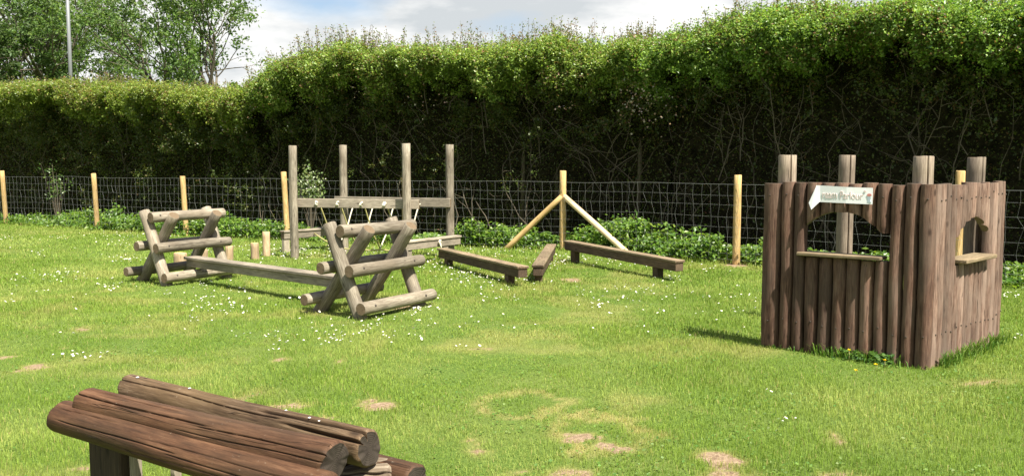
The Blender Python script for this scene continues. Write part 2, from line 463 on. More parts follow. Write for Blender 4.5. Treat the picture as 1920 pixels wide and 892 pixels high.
def vnoise(x, y, sc, seed):
    """smooth value noise, 0..1"""
    r = np.random.default_rng(seed); tab = r.random((64, 64))
    X = x / sc; Y = y / sc; xi = np.floor(X).astype(int); yi = np.floor(Y).astype(int); fx = X - xi; fy = Y - yi
    fx = fx * fx * (3 - 2 * fx); fy = fy * fy * (3 - 2 * fy)
    g = lambda i, j: tab[(xi + i) % 64, (yi + j) % 64]
    return (g(0, 0) * (1 - fx) + g(1, 0) * fx) * (1 - fy) + (g(0, 1) * (1 - fx) + g(1, 1) * fx) * fy

def wear(x, y):
    bare = np.zeros_like(x); dry = np.zeros_like(x)
    wx = x + (vnoise(x, y, .16, 1) - .5) * .18 + (vnoise(x, y, .05, 2) - .5) * .07
    wy = y + (vnoise(x, y, .16, 3) - .5) * .26 + (vnoise(x, y, .05, 4) - .5) * .10
    for (cx, cy, a, b, st) in PG:
        d = np.sqrt(((wx - cx) / a) ** 2 + ((wy - cy) / b) ** 2)
        bare = np.maximum(bare, st * np.clip((1.45 - d) / .95 + (vnoise(x, y, .035, 12) - .5) * .5, 0, 1))
    for (cx, cy, a, b) in RG:
        d = np.sqrt(((wx - cx) / a) ** 2 + ((wy - cy) / b) ** 2)
        dry = np.maximum(dry, .72 * np.exp(-((d - 1) / .15) ** 2) * (.5 + vnoise(x, y, .12, 33)))
    dry = np.maximum(dry, np.clip(bare * 1.3, 0, 1) * .8)
    dry = np.maximum(dry, .34 * np.clip((vnoise(x, y, .8, 5) * .6 + vnoise(x, y, .23, 6) * .4 - .58) / .2, 0, 1))
    return bare, dry

def axis_lines(fine0, fine1, step, far0, far1):
    a = list(np.arange(fine0, fine1, step)); s = step; x = a[-1]
    while x < far1: s *= 1.35; x += s; a.append(x)
    s = step; x = a[0]; pre = []
    while x > far0: s *= 1.35; x -= s; pre.append(x)
    return np.array(pre[::-1] + a)
gx = axis_lines(-6, 6.5, .06, -600, 600); gy = axis_lines(2.0, 15.0, .06, -300, 900)
XX, YY = np.meshgrid(gx, gy, indexing='ij')
bz = np.where((np.abs(XX) < 40) & (YY < 60), (vnoise(XX, YY, .35, 8) - .5) * .014 + (vnoise(XX, YY, 1.3, 9) - .5) * .025, 0) - .004
bb, dd = wear(XX.ravel(), YY.ravel())
idx = np.arange(XX.size).reshape(XX.shape)
q = np.stack([idx[:-1, :-1], idx[1:, :-1], idx[1:, 1:], idx[:-1, 1:]], -1).reshape(-1, 4)
tag(link('ground', fast_mesh('ground', np.stack([XX.ravel(), YY.ravel(), bz.ravel()], -1), [(q, 0)], {'bare': bb, 'dry': dd}, True), M['ground']), kind='structure')

# fence line, surveyed at its posts, carried on past both sides of the frame
fence_px = [(12, 420), (170, 433), (350, 442), (540, 450), (760, 458), (1055, 468), (1380, 495)]
FP = [G(*p) for p in fence_px]
FP[1] = FP[1] + A3(-.05, .45, 0)
d_r = unit(FP[6] - FP[5])
FP.append(FP[6] + d_r * 3.08); FP.append(FP[7] + d_r * 3.1); FP.append(FP[8] + d_r * 3.1)
d_l = unit(FP[0] - FP[2]); FP.insert(0, FP[0] + d_l * 3.2); FP.insert(0, FP[0] + d_l * 3.2)
FP = np.array(FP)
seg = np.linalg.norm(np.diff(FP, axis=0), axis=1); S_POST = np.concatenate([[0], np.cumsum(seg)]); S_MAX = S_POST[-1]
def fence_at(s):
    s = np.asarray(s, float)
    return np.stack([np.interp(s, S_POST, FP[:, 0]), np.interp(s, S_POST, FP[:, 1])], -1)
_ss = np.linspace(0, S_MAX, 800); _pp = fence_at(_ss)
ker = np.exp(-(np.linspace(-2, 2, 41)) ** 2); ker /= ker.sum()
_ps = np.stack([np.convolve(np.pad(_pp[:, k], 20, mode='reflect', reflect_type='odd'), ker, 'valid') for k in (0, 1)], -1)
_tn = np.gradient(_ps, axis=0); _tn /= np.linalg.norm(_tn, axis=1)[:, None]
_nr = np.stack([-_tn[:, 1], _tn[:, 0]], -1)           # away from the lawn
def line(s, off):
    s = np.asarray(s, float)
    b = np.stack([np.interp(s, _ss, _ps[:, k]) for k in (0, 1)], -1); nn = np.stack([np.interp(s, _ss, _nr[:, k]) for k in (0, 1)], -1)
    return b + nn * np.asarray(off)[..., None], nn
def px_of(P, z=2.5):
    q = np.stack([P[:, 0], P[:, 1], np.full(len(P), z) - 1.5], -1); w = q @ FW
    return 960 + FPX * (q @ RT) / w, w
_fx, _fw = px_of(line(_ss, np.full(len(_ss), .8))[0])
def s_of_px(px): return float(np.interp(px, _fx, _ss))

def behind_fence(x, y):
    """signed distance past the fence line (positive = hedge side)"""
    out = np.full(len(x), -99.0)
    k = np.arange(0, 800, 8)
    for i in range(0, len(x), 40000):
        dx = x[i:i + 40000, None] - _ps[None, k, 0]; dy = y[i:i + 40000, None] - _ps[None, k, 1]
        j = np.argmin(dx * dx + dy * dy, 1); r = np.arange(len(j))
        out[i:i + 40000] = dx[r, j] * _nr[k[j], 0] + dy[r, j] * _nr[k[j], 1]
    return out

# grass blades
def grass_field():
    Xs = []; Ys = []; Hs = []; Ws = []
    for (d0, d1, den, h, w) in ((2.2, 5.0, 8200, .022, .0026), (5.0, 7.5, 5600, .024, .0033), (7.5, 10.5, 3200, .028, .0048), (10.5, 14, 1800, .032, .0072), (14, 23.5, 620, .036, .012)):
        wdt = .82 * d1 + 1.5
        nn = int(den * (2 * wdt) * (d1 - d0))
        x = rng.uniform(-wdt, wdt, nn); y = rng.uniform(d0, d1, nn)
        k = np.abs(x) < .82 * y + 1.5
        x, y = x[k], y[k]
        Xs.append(x); Ys.append(y); Hs.append(np.full(len(x), h)); Ws.append(np.full(len(x), w))
    x = np.concatenate(Xs); y = np.concatenate(Ys); h = np.concatenate(Hs); w = np.concatenate(Ws)
    bare, dry = wear(x, y); bf = behind_fence(x, y)
    keep = (rng.random(len(x)) > np.clip(bare * 1.45 - .38, 0, .96)) & (bf < .25)
    x, y, h, w, bare, dry, bf = (a[keep] for a in (x, y, h, w, bare, dry, bf))
    n = len(x)
    tuft = vnoise(x, y, .22, 21) * .6 + vnoise(x, y, .07, 22) * .4
    h = h * rng.uniform(.45, 1.3, n) * (.35 + 1.35 * tuft) * (1 - .5 * bare)
    h = np.where(bf > -.35, h * (1 + 2.2 * np.clip((bf + .35) / .4, 0, 1) * rng.random(n)), h)
    ang = rng.uniform(0, 6.283, n); lean = rng.uniform(.15, 1.1, n)
    dx, dy = np.cos(ang), np.sin(ang)
    fa = rng.uniform(0, 6.283, n); wx, wy = np.cos(fa) * w / 2, np.sin(fa) * w / 2
    z0 = np.full(n, -.012)
    b0 = np.stack([x - wx, y - wy, z0], -1); b1 = np.stack([x + wx, y + wy, z0], -1)
    mx_, my_ = x + dx * lean * h * .35, y + dy * lean * h * .35; mz = h * .6
    m0 = np.stack([mx_ - wx * .8, my_ - wy * .8, mz], -1); m1 = np.stack([mx_ + wx * .8, my_ + wy * .8, mz], -1)
    tp = np.stack([x + dx * lean * h, y + dy * lean * h, h * (1.05 - .3 * lean)], -1)
    V = np.stack([b0, b1, m1, m0, tp], 1).reshape(-1, 3)
    i = np.arange(n) * 5
    quad = np.stack([i, i + 1, i + 2, i + 3], -1); tri = np.stack([i + 3, i + 2, i + 4], -1)
    c1 = A3(.155, .25, .034); c2 = A3(.265, .365, .062); c3 = A3(.37, .43, .12); c4 = A3(.48, .40, .17)
    big = np.clip(vnoise(x, y, 1.9, 26) * .45 + vnoise(x, y, .8, 23) * .35 + vnoise(x, y, .3, 24) * .35 + vnoise(x, y, .1, 27) * .2 - .17 + (rng.random(n) - .5) * .5, 0, 1)
    col = c1 + (c2 - c1) * big[:, None]
    yl = np.clip(vnoise(x, y, .7, 25) * 1.6 - .85 + (rng.random(n) - .5) * .5, 0, .85)
    col = col + (c3 - col) * yl[:, None]
    dr = np.clip(dry * rng.uniform(.3, 1.4, n), 0, .95); dr = np.where(rng.random(n) < .035, .9, dr)
    col = col + (c4 - col) * dr[:, None]
    col *= rng.uniform(.75, 1.2, n)[:, None]
    C = np.repeat(np.concatenate([col, np.ones((n, 1))], 1), 5, 0)
    m = 60000; cx = rng.uniform(-7, 7, m); cy = 2.2 + 9.5 * rng.random(m) ** 1.3; k = (np.abs(cx) < .68 * cy + .5) & (vnoise(cx, cy, .45, 28) * .6 + vnoise(cx, cy, .14, 29) * .4 + rng.random(m) * .1 > .66) & (behind_fence(cx, cy) < 0) & (wear(cx, cy)[0] < .3)
    cx, cy = cx[k], cy[k]; m = len(cx); lv, lq = leaf_quads(np.stack([cx, cy, rng.uniform(.008, .03, m)], -1), rng.normal(size=(m, 3)) * .35 + A3(0, 0, 1), rng.uniform(.010, .024, m), .8)
    lc = np.repeat(np.c_[tint(m, [(2, (.085, .17, .03)), (2, (.13, .22, .04)), (1, (.17, .24, .08))]), np.ones(m)], 4, 0)
    o = link('grass', fast_mesh('grass', np.concatenate([V, lv]), [(quad, 0), (tri, 0), (lq + len(V), 0)], {'leaf_tint': np.concatenate([C, lc])}), M['grass'])
    tag(o, kind='stuff')

# ------------------------------------------------------------------ leaves
def leaf_quads(P, N, size, aspect=.62, fold=.25):
    """one folded rhombic leaf per point, facing N"""
    n = len(P); N = N / (np.linalg.norm(N, axis=1)[:, None] + 1e-9)
    r = rng.normal(size=(n, 3)); a = np.cross(N, r); a /= np.linalg.norm(a, axis=1)[:, None] + 1e-9; b = np.cross(N, a)
    s = size[:, None]
    base = P - a * s * .5; tip = P + a * s * .5; l = P + b * s * aspect * .5 + N * s * fold * .3 - a * s * .06; rr = P - b * s * aspect * .5 + N * s * fold * .3 - a * s * .06
    V = np.stack([base, rr, tip, l], 1).reshape(-1, 3)
    i = np.arange(n) * 4
    return V, np.stack([i, i + 1, i + 2, i + 3], -1)
def leaf_obj(name, P, N, size, col, mat, parent=None, org=(0, 0, 0), aspect=.62):
    V, qd = leaf_quads(P, N, size, aspect)
    C = np.repeat(np.concatenate([col, np.ones((len(col), 1))], 1), 4, 0)
    return link(name, fast_mesh(name, V - np.asarray(org), [(qd, 0)], {'leaf_tint': C}), mat, parent)
def tint(n, stops, spread=.18):
    """random mix of the colours given as (weight, rgb)"""
    w = np.array([s[0] for s in stops], float); w /= w.sum(); c = np.array([s[1] for s in stops])
    k = rng.choice(len(stops), n, p=w)
    return np.clip(c[k] * rng.uniform(1 - spread, 1 + spread, (n, 1)) * rng.uniform(.93, 1.07, (n, 3)), 0, 1)

grass_field()

# ------------------------------------------------------------------ hedges
top_px = np.array([-400, 0, 140, 250, 350, 420, 455, 500, 560, 640, 760, 860, 960, 1040, 1150, 1200, 1250, 1320, 1400, 1480, 1580, 1700, 1800, 1920, 2300])
top_py = np.array([160, 158, 152, 152, 160, 168, 160, 132, 102, 96, 104, 96, 92, 82, 92, 92, 66, 44, 26, 20, 28, 10, 5, 12, 0])
bot_py = np.array([205, 200, 205, 210, 215, 245, 235, 195, 165, 158, 158, 165, 158, 160, 155, 160, 140, 135, 122, 112, 108, 98, 98, 100, 100])
FRONT = .62                                     # hedge face behind the fence
def hedge_profile(s):
    P, _ = line(s, np.full(len(s), FRONT + .1)); px, w = px_of(P)
    zt = 1.40 + (308 - np.interp(px, top_px, top_py)) * w / FPX - np.interp(px, [400, 520], [.16, .0])
    zb = 1.5 + (308 - np.interp(px, top_px, bot_py)) * w / FPX + np.interp(px, [0, 430, 520, 1150, 1260], [.17, .17, .2, .2, .27])
    return zt, zb

def hedge(name, s0, s1, label, group, pal, seed, shoots, blossom, lush, n_stems):
    r0 = line(np.array([(s0 + s1) / 2]), np.array([1.5]))[0][0]
    org = A3(r0[0], r0[1], 0)
    t = thing(name, org, label, 'hedge', group)
    L = s1 - s0
    def bump(s, z, o=0):
        return (vnoise(s, z + o, .9, seed) - .5) * .24 + (vnoise(s, z + o, .33, seed + 1) - .5) * .26 + (vnoise(s, z + o, .12, seed + 2) - .5) * .16
    def endfade(s): return np.clip(np.minimum(s - s0, s1 - s) / .25, 0, 1)
    P = []; N = []; K = []
    # the trimmed, leafy crown and the face thinning out below it
    n = int(L * 1150)
    s = rng.uniform(s0 - .1, s1 + .1, n); zt, zb = hedge_profile(s)
    zb = zb + (vnoise(s, s * 0, .7, seed + 5) - .5) * .35 + (vnoise(s, s * 0, .2, seed + 6) - .5) * .35
    ztop = zt + (vnoise(s, s * 0, .5, seed + 7) - .5) * .16 + (vnoise(s, s * 0, .16, seed + 8) - .5) * .14
    up_ = rng.random(n) < .62
    z = np.where(up_, zb + (ztop - zb) * rng.random(n) ** .85, zb - rng.exponential(.08 + .62 * lush, n))
    cl = vnoise(s, z, .42, seed + 11) * .55 + vnoise(s, z, .15, seed + 12) * .45
    kp = (z > .1) & (up_ | (cl > .36 + .25 * np.clip((zb - z) / 1.5, 0, 1)))
    s, z, zb, ztop, cl, up_ = s[kp], z[kp], zb[kp], ztop[kp], cl[kp], up_[kp]; n = len(s)
    h = np.clip((z - zb) / (ztop - zb), 0, 1); dn = np.clip((zb - z) / .55, 0, 1)
    prof = .36 * np.clip((h - .4) / .6, 0, 1) ** 2 + (.62 - .16 * lush) * (1 - (1 - dn) ** 2) - np.clip(cl - .5, 0, .3) * .8 * dn
    off = FRONT + prof - bump(s, z) + rng.exponential(.12, n)
    q, nn = line(s, off)
    def sprayed(c, d, m, ln, kk):
        d = d / np.linalg.norm(d, axis=1)[:, None]; k_ = len(c)
        f = rng.random((k_, m, 1)); lg = rng.uniform(*ln, (k_, 1, 1))
        p = c[:, None] + d[:, None] * lg * (f - .25) + rng.normal(size=(k_, m, 3)) * (.026 + .022 * (1 - f))
        P.append(p.reshape(-1, 3)); N.append((rng.normal(size=(k_, m, 3)) * .75 + d[:, None] * .35 + A3(0, 0, .55)).reshape(-1, 3))
        K.append(np.repeat(kk, m)); SPR.append(np.repeat(rng.random(k_), m)); EDG.append(f.ravel())
    SPR = []; EDG = []
    sprayed(np.c_[q, z], np.c_[-nn * .55, .95 - .85 * (~up_)] + rng.normal(size=(n, 3)) * .42, 25, (.12, .42), np.where(up_ | (z > zb - .3), 0, 1.0))
    n = int(L * 420)
    s = rng.uniform(s0 - .1, s1 + .1, n); zt, zb = hedge_profile(s); dpt = rng.random(n) ** 1.4 * 1.9
    z = zt + (vnoise(s, dpt, .5, seed + 7) - .5) * .16 + (vnoise(s, dpt, .16, seed + 8) - .5) * .16 + .05 - rng.exponential(.10, n)
    q, nn = line(s, FRONT + .28 + dpt); sprayed(np.c_[q, z], np.c_[-nn * .15, np.ones(n)] + rng.normal(size=(n, 3)) * .28, 22, (.15, .48), np.zeros(n))
    # thin leaf behind, in the hollow
    n = int(L * (1500 + 2000 * lush))
    s = rng.uniform(s0, s1, n); zt, zb = hedge_profile(s); z = rng.uniform(.05, 1, n) * zb
    q, nn = line(s, FRONT + .75 + rng.random(n) * .5); P.append(np.c_[q, z]); N.append(rng.normal(size=(n, 3))); K.append(np.full(n, 2)); SPR.append(rng.random(n)); EDG.append(np.zeros(n))
    P = np.concatenate(P); N = np.concatenate(N); K = np.concatenate(K)
    SPR = np.concatenate(SPR); EDG = np.concatenate(EDG)
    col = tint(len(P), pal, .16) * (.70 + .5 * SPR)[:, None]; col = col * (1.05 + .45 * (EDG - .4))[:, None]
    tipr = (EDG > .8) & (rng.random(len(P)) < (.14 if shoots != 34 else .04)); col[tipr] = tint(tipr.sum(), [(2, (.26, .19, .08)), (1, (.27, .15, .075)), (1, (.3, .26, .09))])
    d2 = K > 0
    col[d2] = tint(d2.sum(), [(5, (.055, .085, .016)), (3, (.08, .11, .02)), (1.2, (.13, .14, .03)), (.8, (.12, .07, .03))])  # darker tint on lower and hollow leaves: shade put into their colour
    ed = vnoise(P[:, 0] + P[:, 1] * .3, P[:, 2], .5, seed + 20)
    br = (K == 0) & (ed > .62) & (rng.random(len(P)) < .15); col[br] = tint(br.sum(), [(1, (.15, .10, .045)), (1, (.2, .16, .06))])
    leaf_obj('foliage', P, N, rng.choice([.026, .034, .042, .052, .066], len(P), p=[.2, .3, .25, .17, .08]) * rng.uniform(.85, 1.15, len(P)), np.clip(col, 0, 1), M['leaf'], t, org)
    # upright shoots of this year's growth along the top
    tw = MB(org); SP = []; SN = []; SC = []
    for k in range(int(L * shoots)):
        s = rng.uniform(s0, s1); zt, _ = hedge_profile(np.array([s])); o = FRONT + .3 + rng.random() ** 1.5 * 1.3
        q, nn = line(np.array([s]), np.array([o])); ln = rng.uniform(.22, .66) if shoots == 38 else rng.uniform(.14, .38) * (.5 + vnoise(np.array([s]), np.array([0.]), .6, seed + 31)[0])
        b = A3(q[0, 0], q[0, 1], zt[0] - .15); tip = b + A3(rng.normal() * .10, rng.normal() * .10, ln + .15)
        tube(tw, [b, (b + tip) / 2 + rng.normal(size=3) * .015, tip], [.006, .005, .003], 3, cap=False)
        mm = int(14 + ln * 75); f = rng.random(mm)[:, None]
        SP.append(b + (tip - b) * f + rng.normal(size=(mm, 3)) * .028); SN.append(rng.normal(size=(mm, 3)) + A3(0, 0, .6))
        SC.append(tint(mm, [(4, (.17, .21, .04)), (2, (.22, .17, .06)), (2.0 if shoots != 34 else .4, (.24, .14, .075)), (3, (.10, .15, .025))]))
    if SP: leaf_obj('shoot_leaves', np.concatenate(SP), np.concatenate(SN), rng.uniform(.026, .05, sum(map(len, SP))), np.concatenate(SC), M['leaf'], t, org)
    tw.build('shoot_twigs', M['twig'], t)  # only the twigs of the upright shoots, without their leaves
    st = MB(org)      # bare crooked stems in the hollow
    for k in range(n_stems):
        s = rng.uniform(s0 + .05, s1 - .05); zt, zb = hedge_profile(np.array([s])); z = rng.uniform(0, .5) if rng.random() < .55 else rng.uniform(.8, zb[0] - .5)
        o = FRONT + rng.uniform(.42, .8); r = rng.uniform(.004, .013)
        ds, dz, do = rng.normal() * .25, 1.0, rng.normal() * .1
        pts = []; rr = []; zend = zb[0] + .1 if rng.random() < .7 else z + rng.uniform(.5, 1.2)
        for j in range(14):
            q, _ = line(np.array([s]), np.array([o])); pts.append([q[0, 0], q[0, 1], z]); rr.append(r * (1 - j / 18))
            if rng.random() < .3: ds = rng.normal() * .6
            ds += rng.normal() * .25; stp = .22
            s += ds * stp * .6; z += dz * stp * rng.uniform(.5, 1.1); o = np.clip(o + rng.normal() * .05, FRONT + .25, FRONT + 1.0)
            if z > zend or not (s0 + .02 < s < s1 - .02): break
            if j > 2 and rng.random() < .5:
                sd = np.sign(rng.normal()); q2 = []; s2, z2, o2 = s, z, o
                for m_ in range(5):
                    qq, _ = line(np.array([s2]), np.array([o2])); q2.append([qq[0, 0], qq[0, 1], z2])
                    s2 += sd * rng.uniform(.05, .14); z2 += rng.uniform(-.02, .14); o2 -= rng.uniform(-.03, .06)
                tube(st, q2, np.linspace(r * .55, r * .2, 5), 5, cap=False)
        if len(pts) > 2: tube(st, pts, rr, 6, cap=False)
    st.build('stems', M['twig'], t)
    # closed backing core, added so no sky shows through the leaves
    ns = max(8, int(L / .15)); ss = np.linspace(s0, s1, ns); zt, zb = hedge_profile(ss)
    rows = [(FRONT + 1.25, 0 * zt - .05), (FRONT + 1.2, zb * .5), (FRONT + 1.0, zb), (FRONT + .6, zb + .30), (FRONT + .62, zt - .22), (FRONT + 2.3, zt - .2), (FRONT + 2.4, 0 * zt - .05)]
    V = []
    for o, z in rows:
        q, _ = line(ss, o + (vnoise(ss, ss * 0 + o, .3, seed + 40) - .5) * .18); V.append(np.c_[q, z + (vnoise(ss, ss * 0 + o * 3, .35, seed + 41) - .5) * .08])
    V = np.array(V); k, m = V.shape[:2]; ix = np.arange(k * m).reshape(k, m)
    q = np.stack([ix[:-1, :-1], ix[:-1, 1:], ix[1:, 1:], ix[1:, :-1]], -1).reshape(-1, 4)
    link('opaque_core', fast_mesh('opaque_core', V.reshape(-1, 3) - org, [(q, 0), (ix[:, 0][None], 0), (ix[:, -1][None, ::-1], 0)], smooth=True), M['core'], t)
    # blossom
    if blossom:
        BP = []
        for (px, py, sx, sy, cnt) in blossom:
            for _ in range(cnt):
                x_, y_ = px + rng.normal() * sx, py + rng.normal() * sy
                s = s_of_px(x_); s = min(max(s, s0), s1); q, nn = line(np.array([s]), np.array([FRONT + .12])); p = PL(x_, y_, A3(q[0, 0], q[0, 1], 0), A3(nn[0, 0], nn[0, 1], 0))
                BP.append(p + A3(-nn[0, 0], -nn[0, 1], 0) * rng.uniform(-.2, .12) + rng.normal(size=3) * .02)
        BP = np.array(BP); c = tint(len(BP), [(3, (.5, .45, .38)), (3, (.42, .29, .22)), (2, (.3, .2, .11))])
        leaf_obj('blossom', BP, rng.normal(size=BP.shape) + A3(0, -.6, .6), rng.uniform(.025, .05, len(BP)), c, M['petal'], t, org, .9)
    return t

s_a, s_b = s_of_px(452), s_of_px(1198)
fresh = [(4, (.145, .225, .04)), (4, (.195, .285, .05)), (2, (.28, .35, .09)), (1.5, (.08, .14, .025))]
hedge('hedge', .3, s_a, 'lower yellow-green hedge section at the left, below the background trees', 'hedge sections behind the wire fence',
      [(4, (.14, .205, .032)), (4, (.19, .255, .042)), (2, (.27, .31, .07)), (1.5, (.085, .135, .024))], 100, 26, [(430, 215, 14, 22, 60), (150, 200, 18, 10, 30), (300, 205, 30, 8, 15)], .9, 34)
hedge('hedge', s_a, s_b, 'middle hedge section fringed with tall brownish shoots along its top', 'hedge sections behind the wire fence',
      fresh, 200, 38, [(470, 195, 14, 16, 50), (1196, 150, 12, 40, 120), (1180, 190, 16, 26, 60), (690, 165, 40, 10, 30), (790, 190, 30, 12, 25), (1068, 200, 12, 5, 16)], .62, 60)
hedge('hedge', s_b, S_MAX - .3, 'tallest glossy green hedge section, hollow beneath, behind the log playhouse', 'hedge sections behind the wire fence',
      [(4, (.135, .235, .04)), (4, (.185, .295, .05)), (2, (.26, .36, .09)), (1.5, (.07, .135, .025))], 300, 34, [(1215, 170, 12, 40, 90), (1245, 200, 18, 22, 30)], .24, 84)

# a leggy bush standing up out of the hedge
def top_bush(px, py, wpx, hpx, label, red):
    s = s_of_px(px); q, nn = line(np.array([s]), np.array([FRONT + 1.2])); b = A3(q[0, 0], q[0, 1], 0); top = PL(px, py, b, A3(nn[0, 0], nn[0, 1], 0))
    w = wpx * np.linalg.norm(b[:2]) / FPX; h = hpx * np.linalg.norm(b[:2]) / FPX
    t = thing('hedge_bush', b, label, 'bush', 'bushes growing out of the hedge top'); tw = MB(b); P = []; 
    for k in range(46):
        e = A3(b[0] + rng.normal() * w * .33, b[1] + rng.normal() * .25, 0); e[2] = top[2] - abs(rng.normal()) * h * .42 - abs(e[0] - b[0]) * .25
        s0 = A3(b[0] + rng.normal() * w * .12, b[1], top[2] - h - .6); tube(tw, [s0, (s0 + e) / 2 + rng.normal(size=3) * .05, e], [.012, .008, .003], 4, cap=False)
        f = rng.uniform(.35, 1.02, 55)[:, None]; P.append(s0 + (e - s0) * f + rng.normal(size=(55, 3)) * .045)
    tube(tw, [b + A3(0, 0, -.05), b + A3(.05, 0, 2), A3(b[0], b[1], top[2] - h - .4)], [.05, .04, .02], 6)
    tw.build('stems', M['twig'], t); P = np.concatenate(P)
    leaf_obj('foliage', P, rng.normal(size=P.shape) + A3(0, 0, .5), rng.uniform(.03, .055, len(P)),
             tint(len(P), [(4, (.14, .17, .04)), (2, (.19, .19, .06)), (red, (.22, .15, .08))]), M['leaf'], t, b)
top_bush(1012, 40, 90, 62, 'leggy green bush rising highest above the middle hedge against the sky', .8)
top_bush(945, 66, 70, 40, 'brown-tinged bush sprouting beside the highest bush on the hedge', 6)
top_bush(1140, 58, 90, 40, 'thin sparse bush on the hedge top beside the step up to the tallest section', 2)

# ------------------------------------------------------------------ trees behind the hedge
def tree(base, h, spread, label, seed, n_limb, leafiness, pal, lean=0, group='trees behind the hedge'):
    r = np.random.default_rng(seed); t = thing('tree', base, label, 'tree', group); wd = MB(base); tips = []
    def grow(p, d, r0, ln, depth):
        pts = [p]; rr = [r0]; k = 5
        for j in range(k):
            d = unit(d + r.normal(size=3) * .13 + A3(0, 0, .05)); p = p + d * ln / k; pts.append(p); rr.append(r0 * (1 - .5 * (j + 1) / k))
            if depth < 3 and j >= 1 and r.random() < (.55 if depth else .5):
                sd = unit(np.cross(d, r.normal(size=3))); grow(p, unit(d * .65 + sd * .75 + A3(0, 0, .15)), rr[-1] * .62, ln * r.uniform(.5, .72), depth + 1)
            if depth >= 2: tips.append(p)
        tube(wd, pts, rr, 7 if depth < 2 else 4, cap=False)
        if depth < 3:
            for _ in range(2):
                sd = unit(np.cross(d, r.normal(size=3))); grow(p, unit(d + sd * .5), rr[-1] * .75, ln * r.uniform(.55, .7), depth + 1)
        else: tips.append(p)
    b = np.asarray(base, float)
    for i in range(n_limb):
        a = i * 6.283 / n_limb + r.uniform(-.4, .4); dr = unit(A3(math.cos(a) * spread + lean, math.sin(a) * spread * .7, 1))
        grow(b + A3(math.cos(a) * .12, math.sin(a) * .12, -.1), dr, .16 * h / 10, h * .40, 0)
    wd.build('trunk', M['trunk'], t)
    tips = np.array(tips); tips = tips[r.random(len(tips)) < .22]; m = int(leafiness * 3.6)
    P = np.repeat(tips, m, 0); P = P + r.normal(size=P.shape) * r.uniform(.09, .24, (len(tips), 1)).repeat(m, 0) * h / 10 * np.array([1, 1, .7])
    leaf_obj('crown', P, r.normal(size=P.shape) + A3(0, -.2, .6), r.uniform(.10, .20, len(P)), tint(len(P), pal), M['tree_leaf'], t, base, .5)
ash = [(4, (.085, .155, .036)), (4, (.12, .20, .045)), (2, (.16, .24, .06)), (1, (.05, .095, .024))]
def tbase(px, d): return A3((px - 960) * d / FPX, d, 0)
tree(tbase(398, 36), 11.5, .34, 'airy light green tree at the right of the background group, sky through its branches', 3, 5, 9, ash)
tree(tbase(178, 39), 10.5, .40, 'spreading tree with dark branches just right of the grey pole', 8, 5, 6, ash)
tree(tbase(45, 36), 12.0, .36, 'leafier tree at the far left, left of the grey pole', 14, 5, 8, ash)
tree(tbase(-70, 33), 9.0, .45, 'dark dense tree cut off by the left edge behind the hedge', 21, 5, 18, [(4, (.05, .095, .025)), (3, (.075, .125, .03))])
tree(tbase(275, 50), 5.0, .5, 'small distant tree between the spreading tree and the airy tree', 30, 5, 9, ash)
tree(tbase(455, 46), 6.4, .5, 'low bushy tree where the lower hedge meets the taller one', 52, 5, 12, ash)

# grey pole
b = tbase(142, 29); t = thing('street_pole', b, 'tall plain grey metal pole standing behind the left hedge', 'pole')
mb = MB(b); tube(mb, [b + A3(0, 0, -.1), b + A3(0, 0, 1.4)], [.085, .085], 16); mb.build('base', M['steel'], t)
mb = MB(b); tube(mb, [b + A3(0, 0, 1.4), b + A3(0, 0, 9.0)], [.066, .05], 16); mb.build('shaft', M['steel'], t)
mb = MB(b); tube(mb, [b + A3(0, 0, 9.0), b + A3(0, 0, 9.3), b + A3(.0, -.5, 9.5), b + A3(0, -1.0, 9.5)], [.035, .035, .03, .03], 10); tube(mb, [b + A3(0, -1.0, 9.5), b + A3(0, -1.6, 9.5)], [.09, .07], 10); mb.build('lamp_arm', M['steel'], t)

# ------------------------------------------------------------------ fence
ft = thing('wire_fence', A3(FP[0][0], FP[0][1], 0), 'wire mesh stock fence on new yellow posts in front of the hedge', 'fence')
fo = A3(FP[0][0], FP[0][1], 0)
tops_px = {2: 320, 3: 325, 4: 330, 5: 322, 6: 333, 7: 320, 8: 328, 9: 320}
lean = {5: (-.06, 0), 3: (-.05, 0), 4: (-.05, 0), 2: (-.05, 0)}
for i, p in enumerate(FP):
    d = p[1]; h = 1.5 + (308 - tops_px.get(i, 326)) * d / FPX * 1.0
    h = float(np.clip(h, 1.2, 1.42)); mb = MB(fo); lx, ly = lean.get(i, (0, 0))
    r = .058 if i in (7, 8, 9, 10) else .055
    log(mb, p + A3(0, 0, -.2), p + A3(lx, ly, h), r, r * .97, 16, 6, .02, .004, caps=(False, True), tone=rng.uniform(.3, .8))
    mb.build('post', [M['pine_post'], M['pine_end']], ft)
pc = FP[7]; zj = 1.5 - (368 - 308) * pc[1] / FPX
for (px, mat) in ((948, 'pine_post'), (1186, 'pine_sunlit')):
    cand = np.linspace(0, S_MAX, 3000); fc = fence_at(cand); nc = line(cand, np.zeros(3000))[1]; fc = fc - nc * .16
    kx = int(np.argmin(np.abs(px_of(fc, 0.0)[0] - px))); fq = fc[kx]
    mb = MB(fo); foot = A3(fq[0], fq[1], -.02)
    log(mb, foot, pc + A3(.02 if px > 1000 else -.02, -.03, zj), .05, .048, 16, 6, .02, .003, tone=.7)
    mb.build('brace', [M[mat], M['pine_end']], ft)
wm = MB(fo); off = -.062
zs = np.array([.06, .17, .29, .42, .56, .71, .87, 1.04, 1.20])
sv = np.arange(0, S_MAX, .15); sh = np.arange(0, S_MAX, .3)
for z in zs:
    q = fence_at(sh); nn = line(sh, np.zeros(len(sh)))[1]
    zz_ = z + (vnoise(sh, sh * 0 + z * 9, 1.3, 70) - .5) * .05
    tube(wm, np.c_[q + nn * off, zz_], .0012 if z < 1.19 else .0019, 3, .5, cap=False)
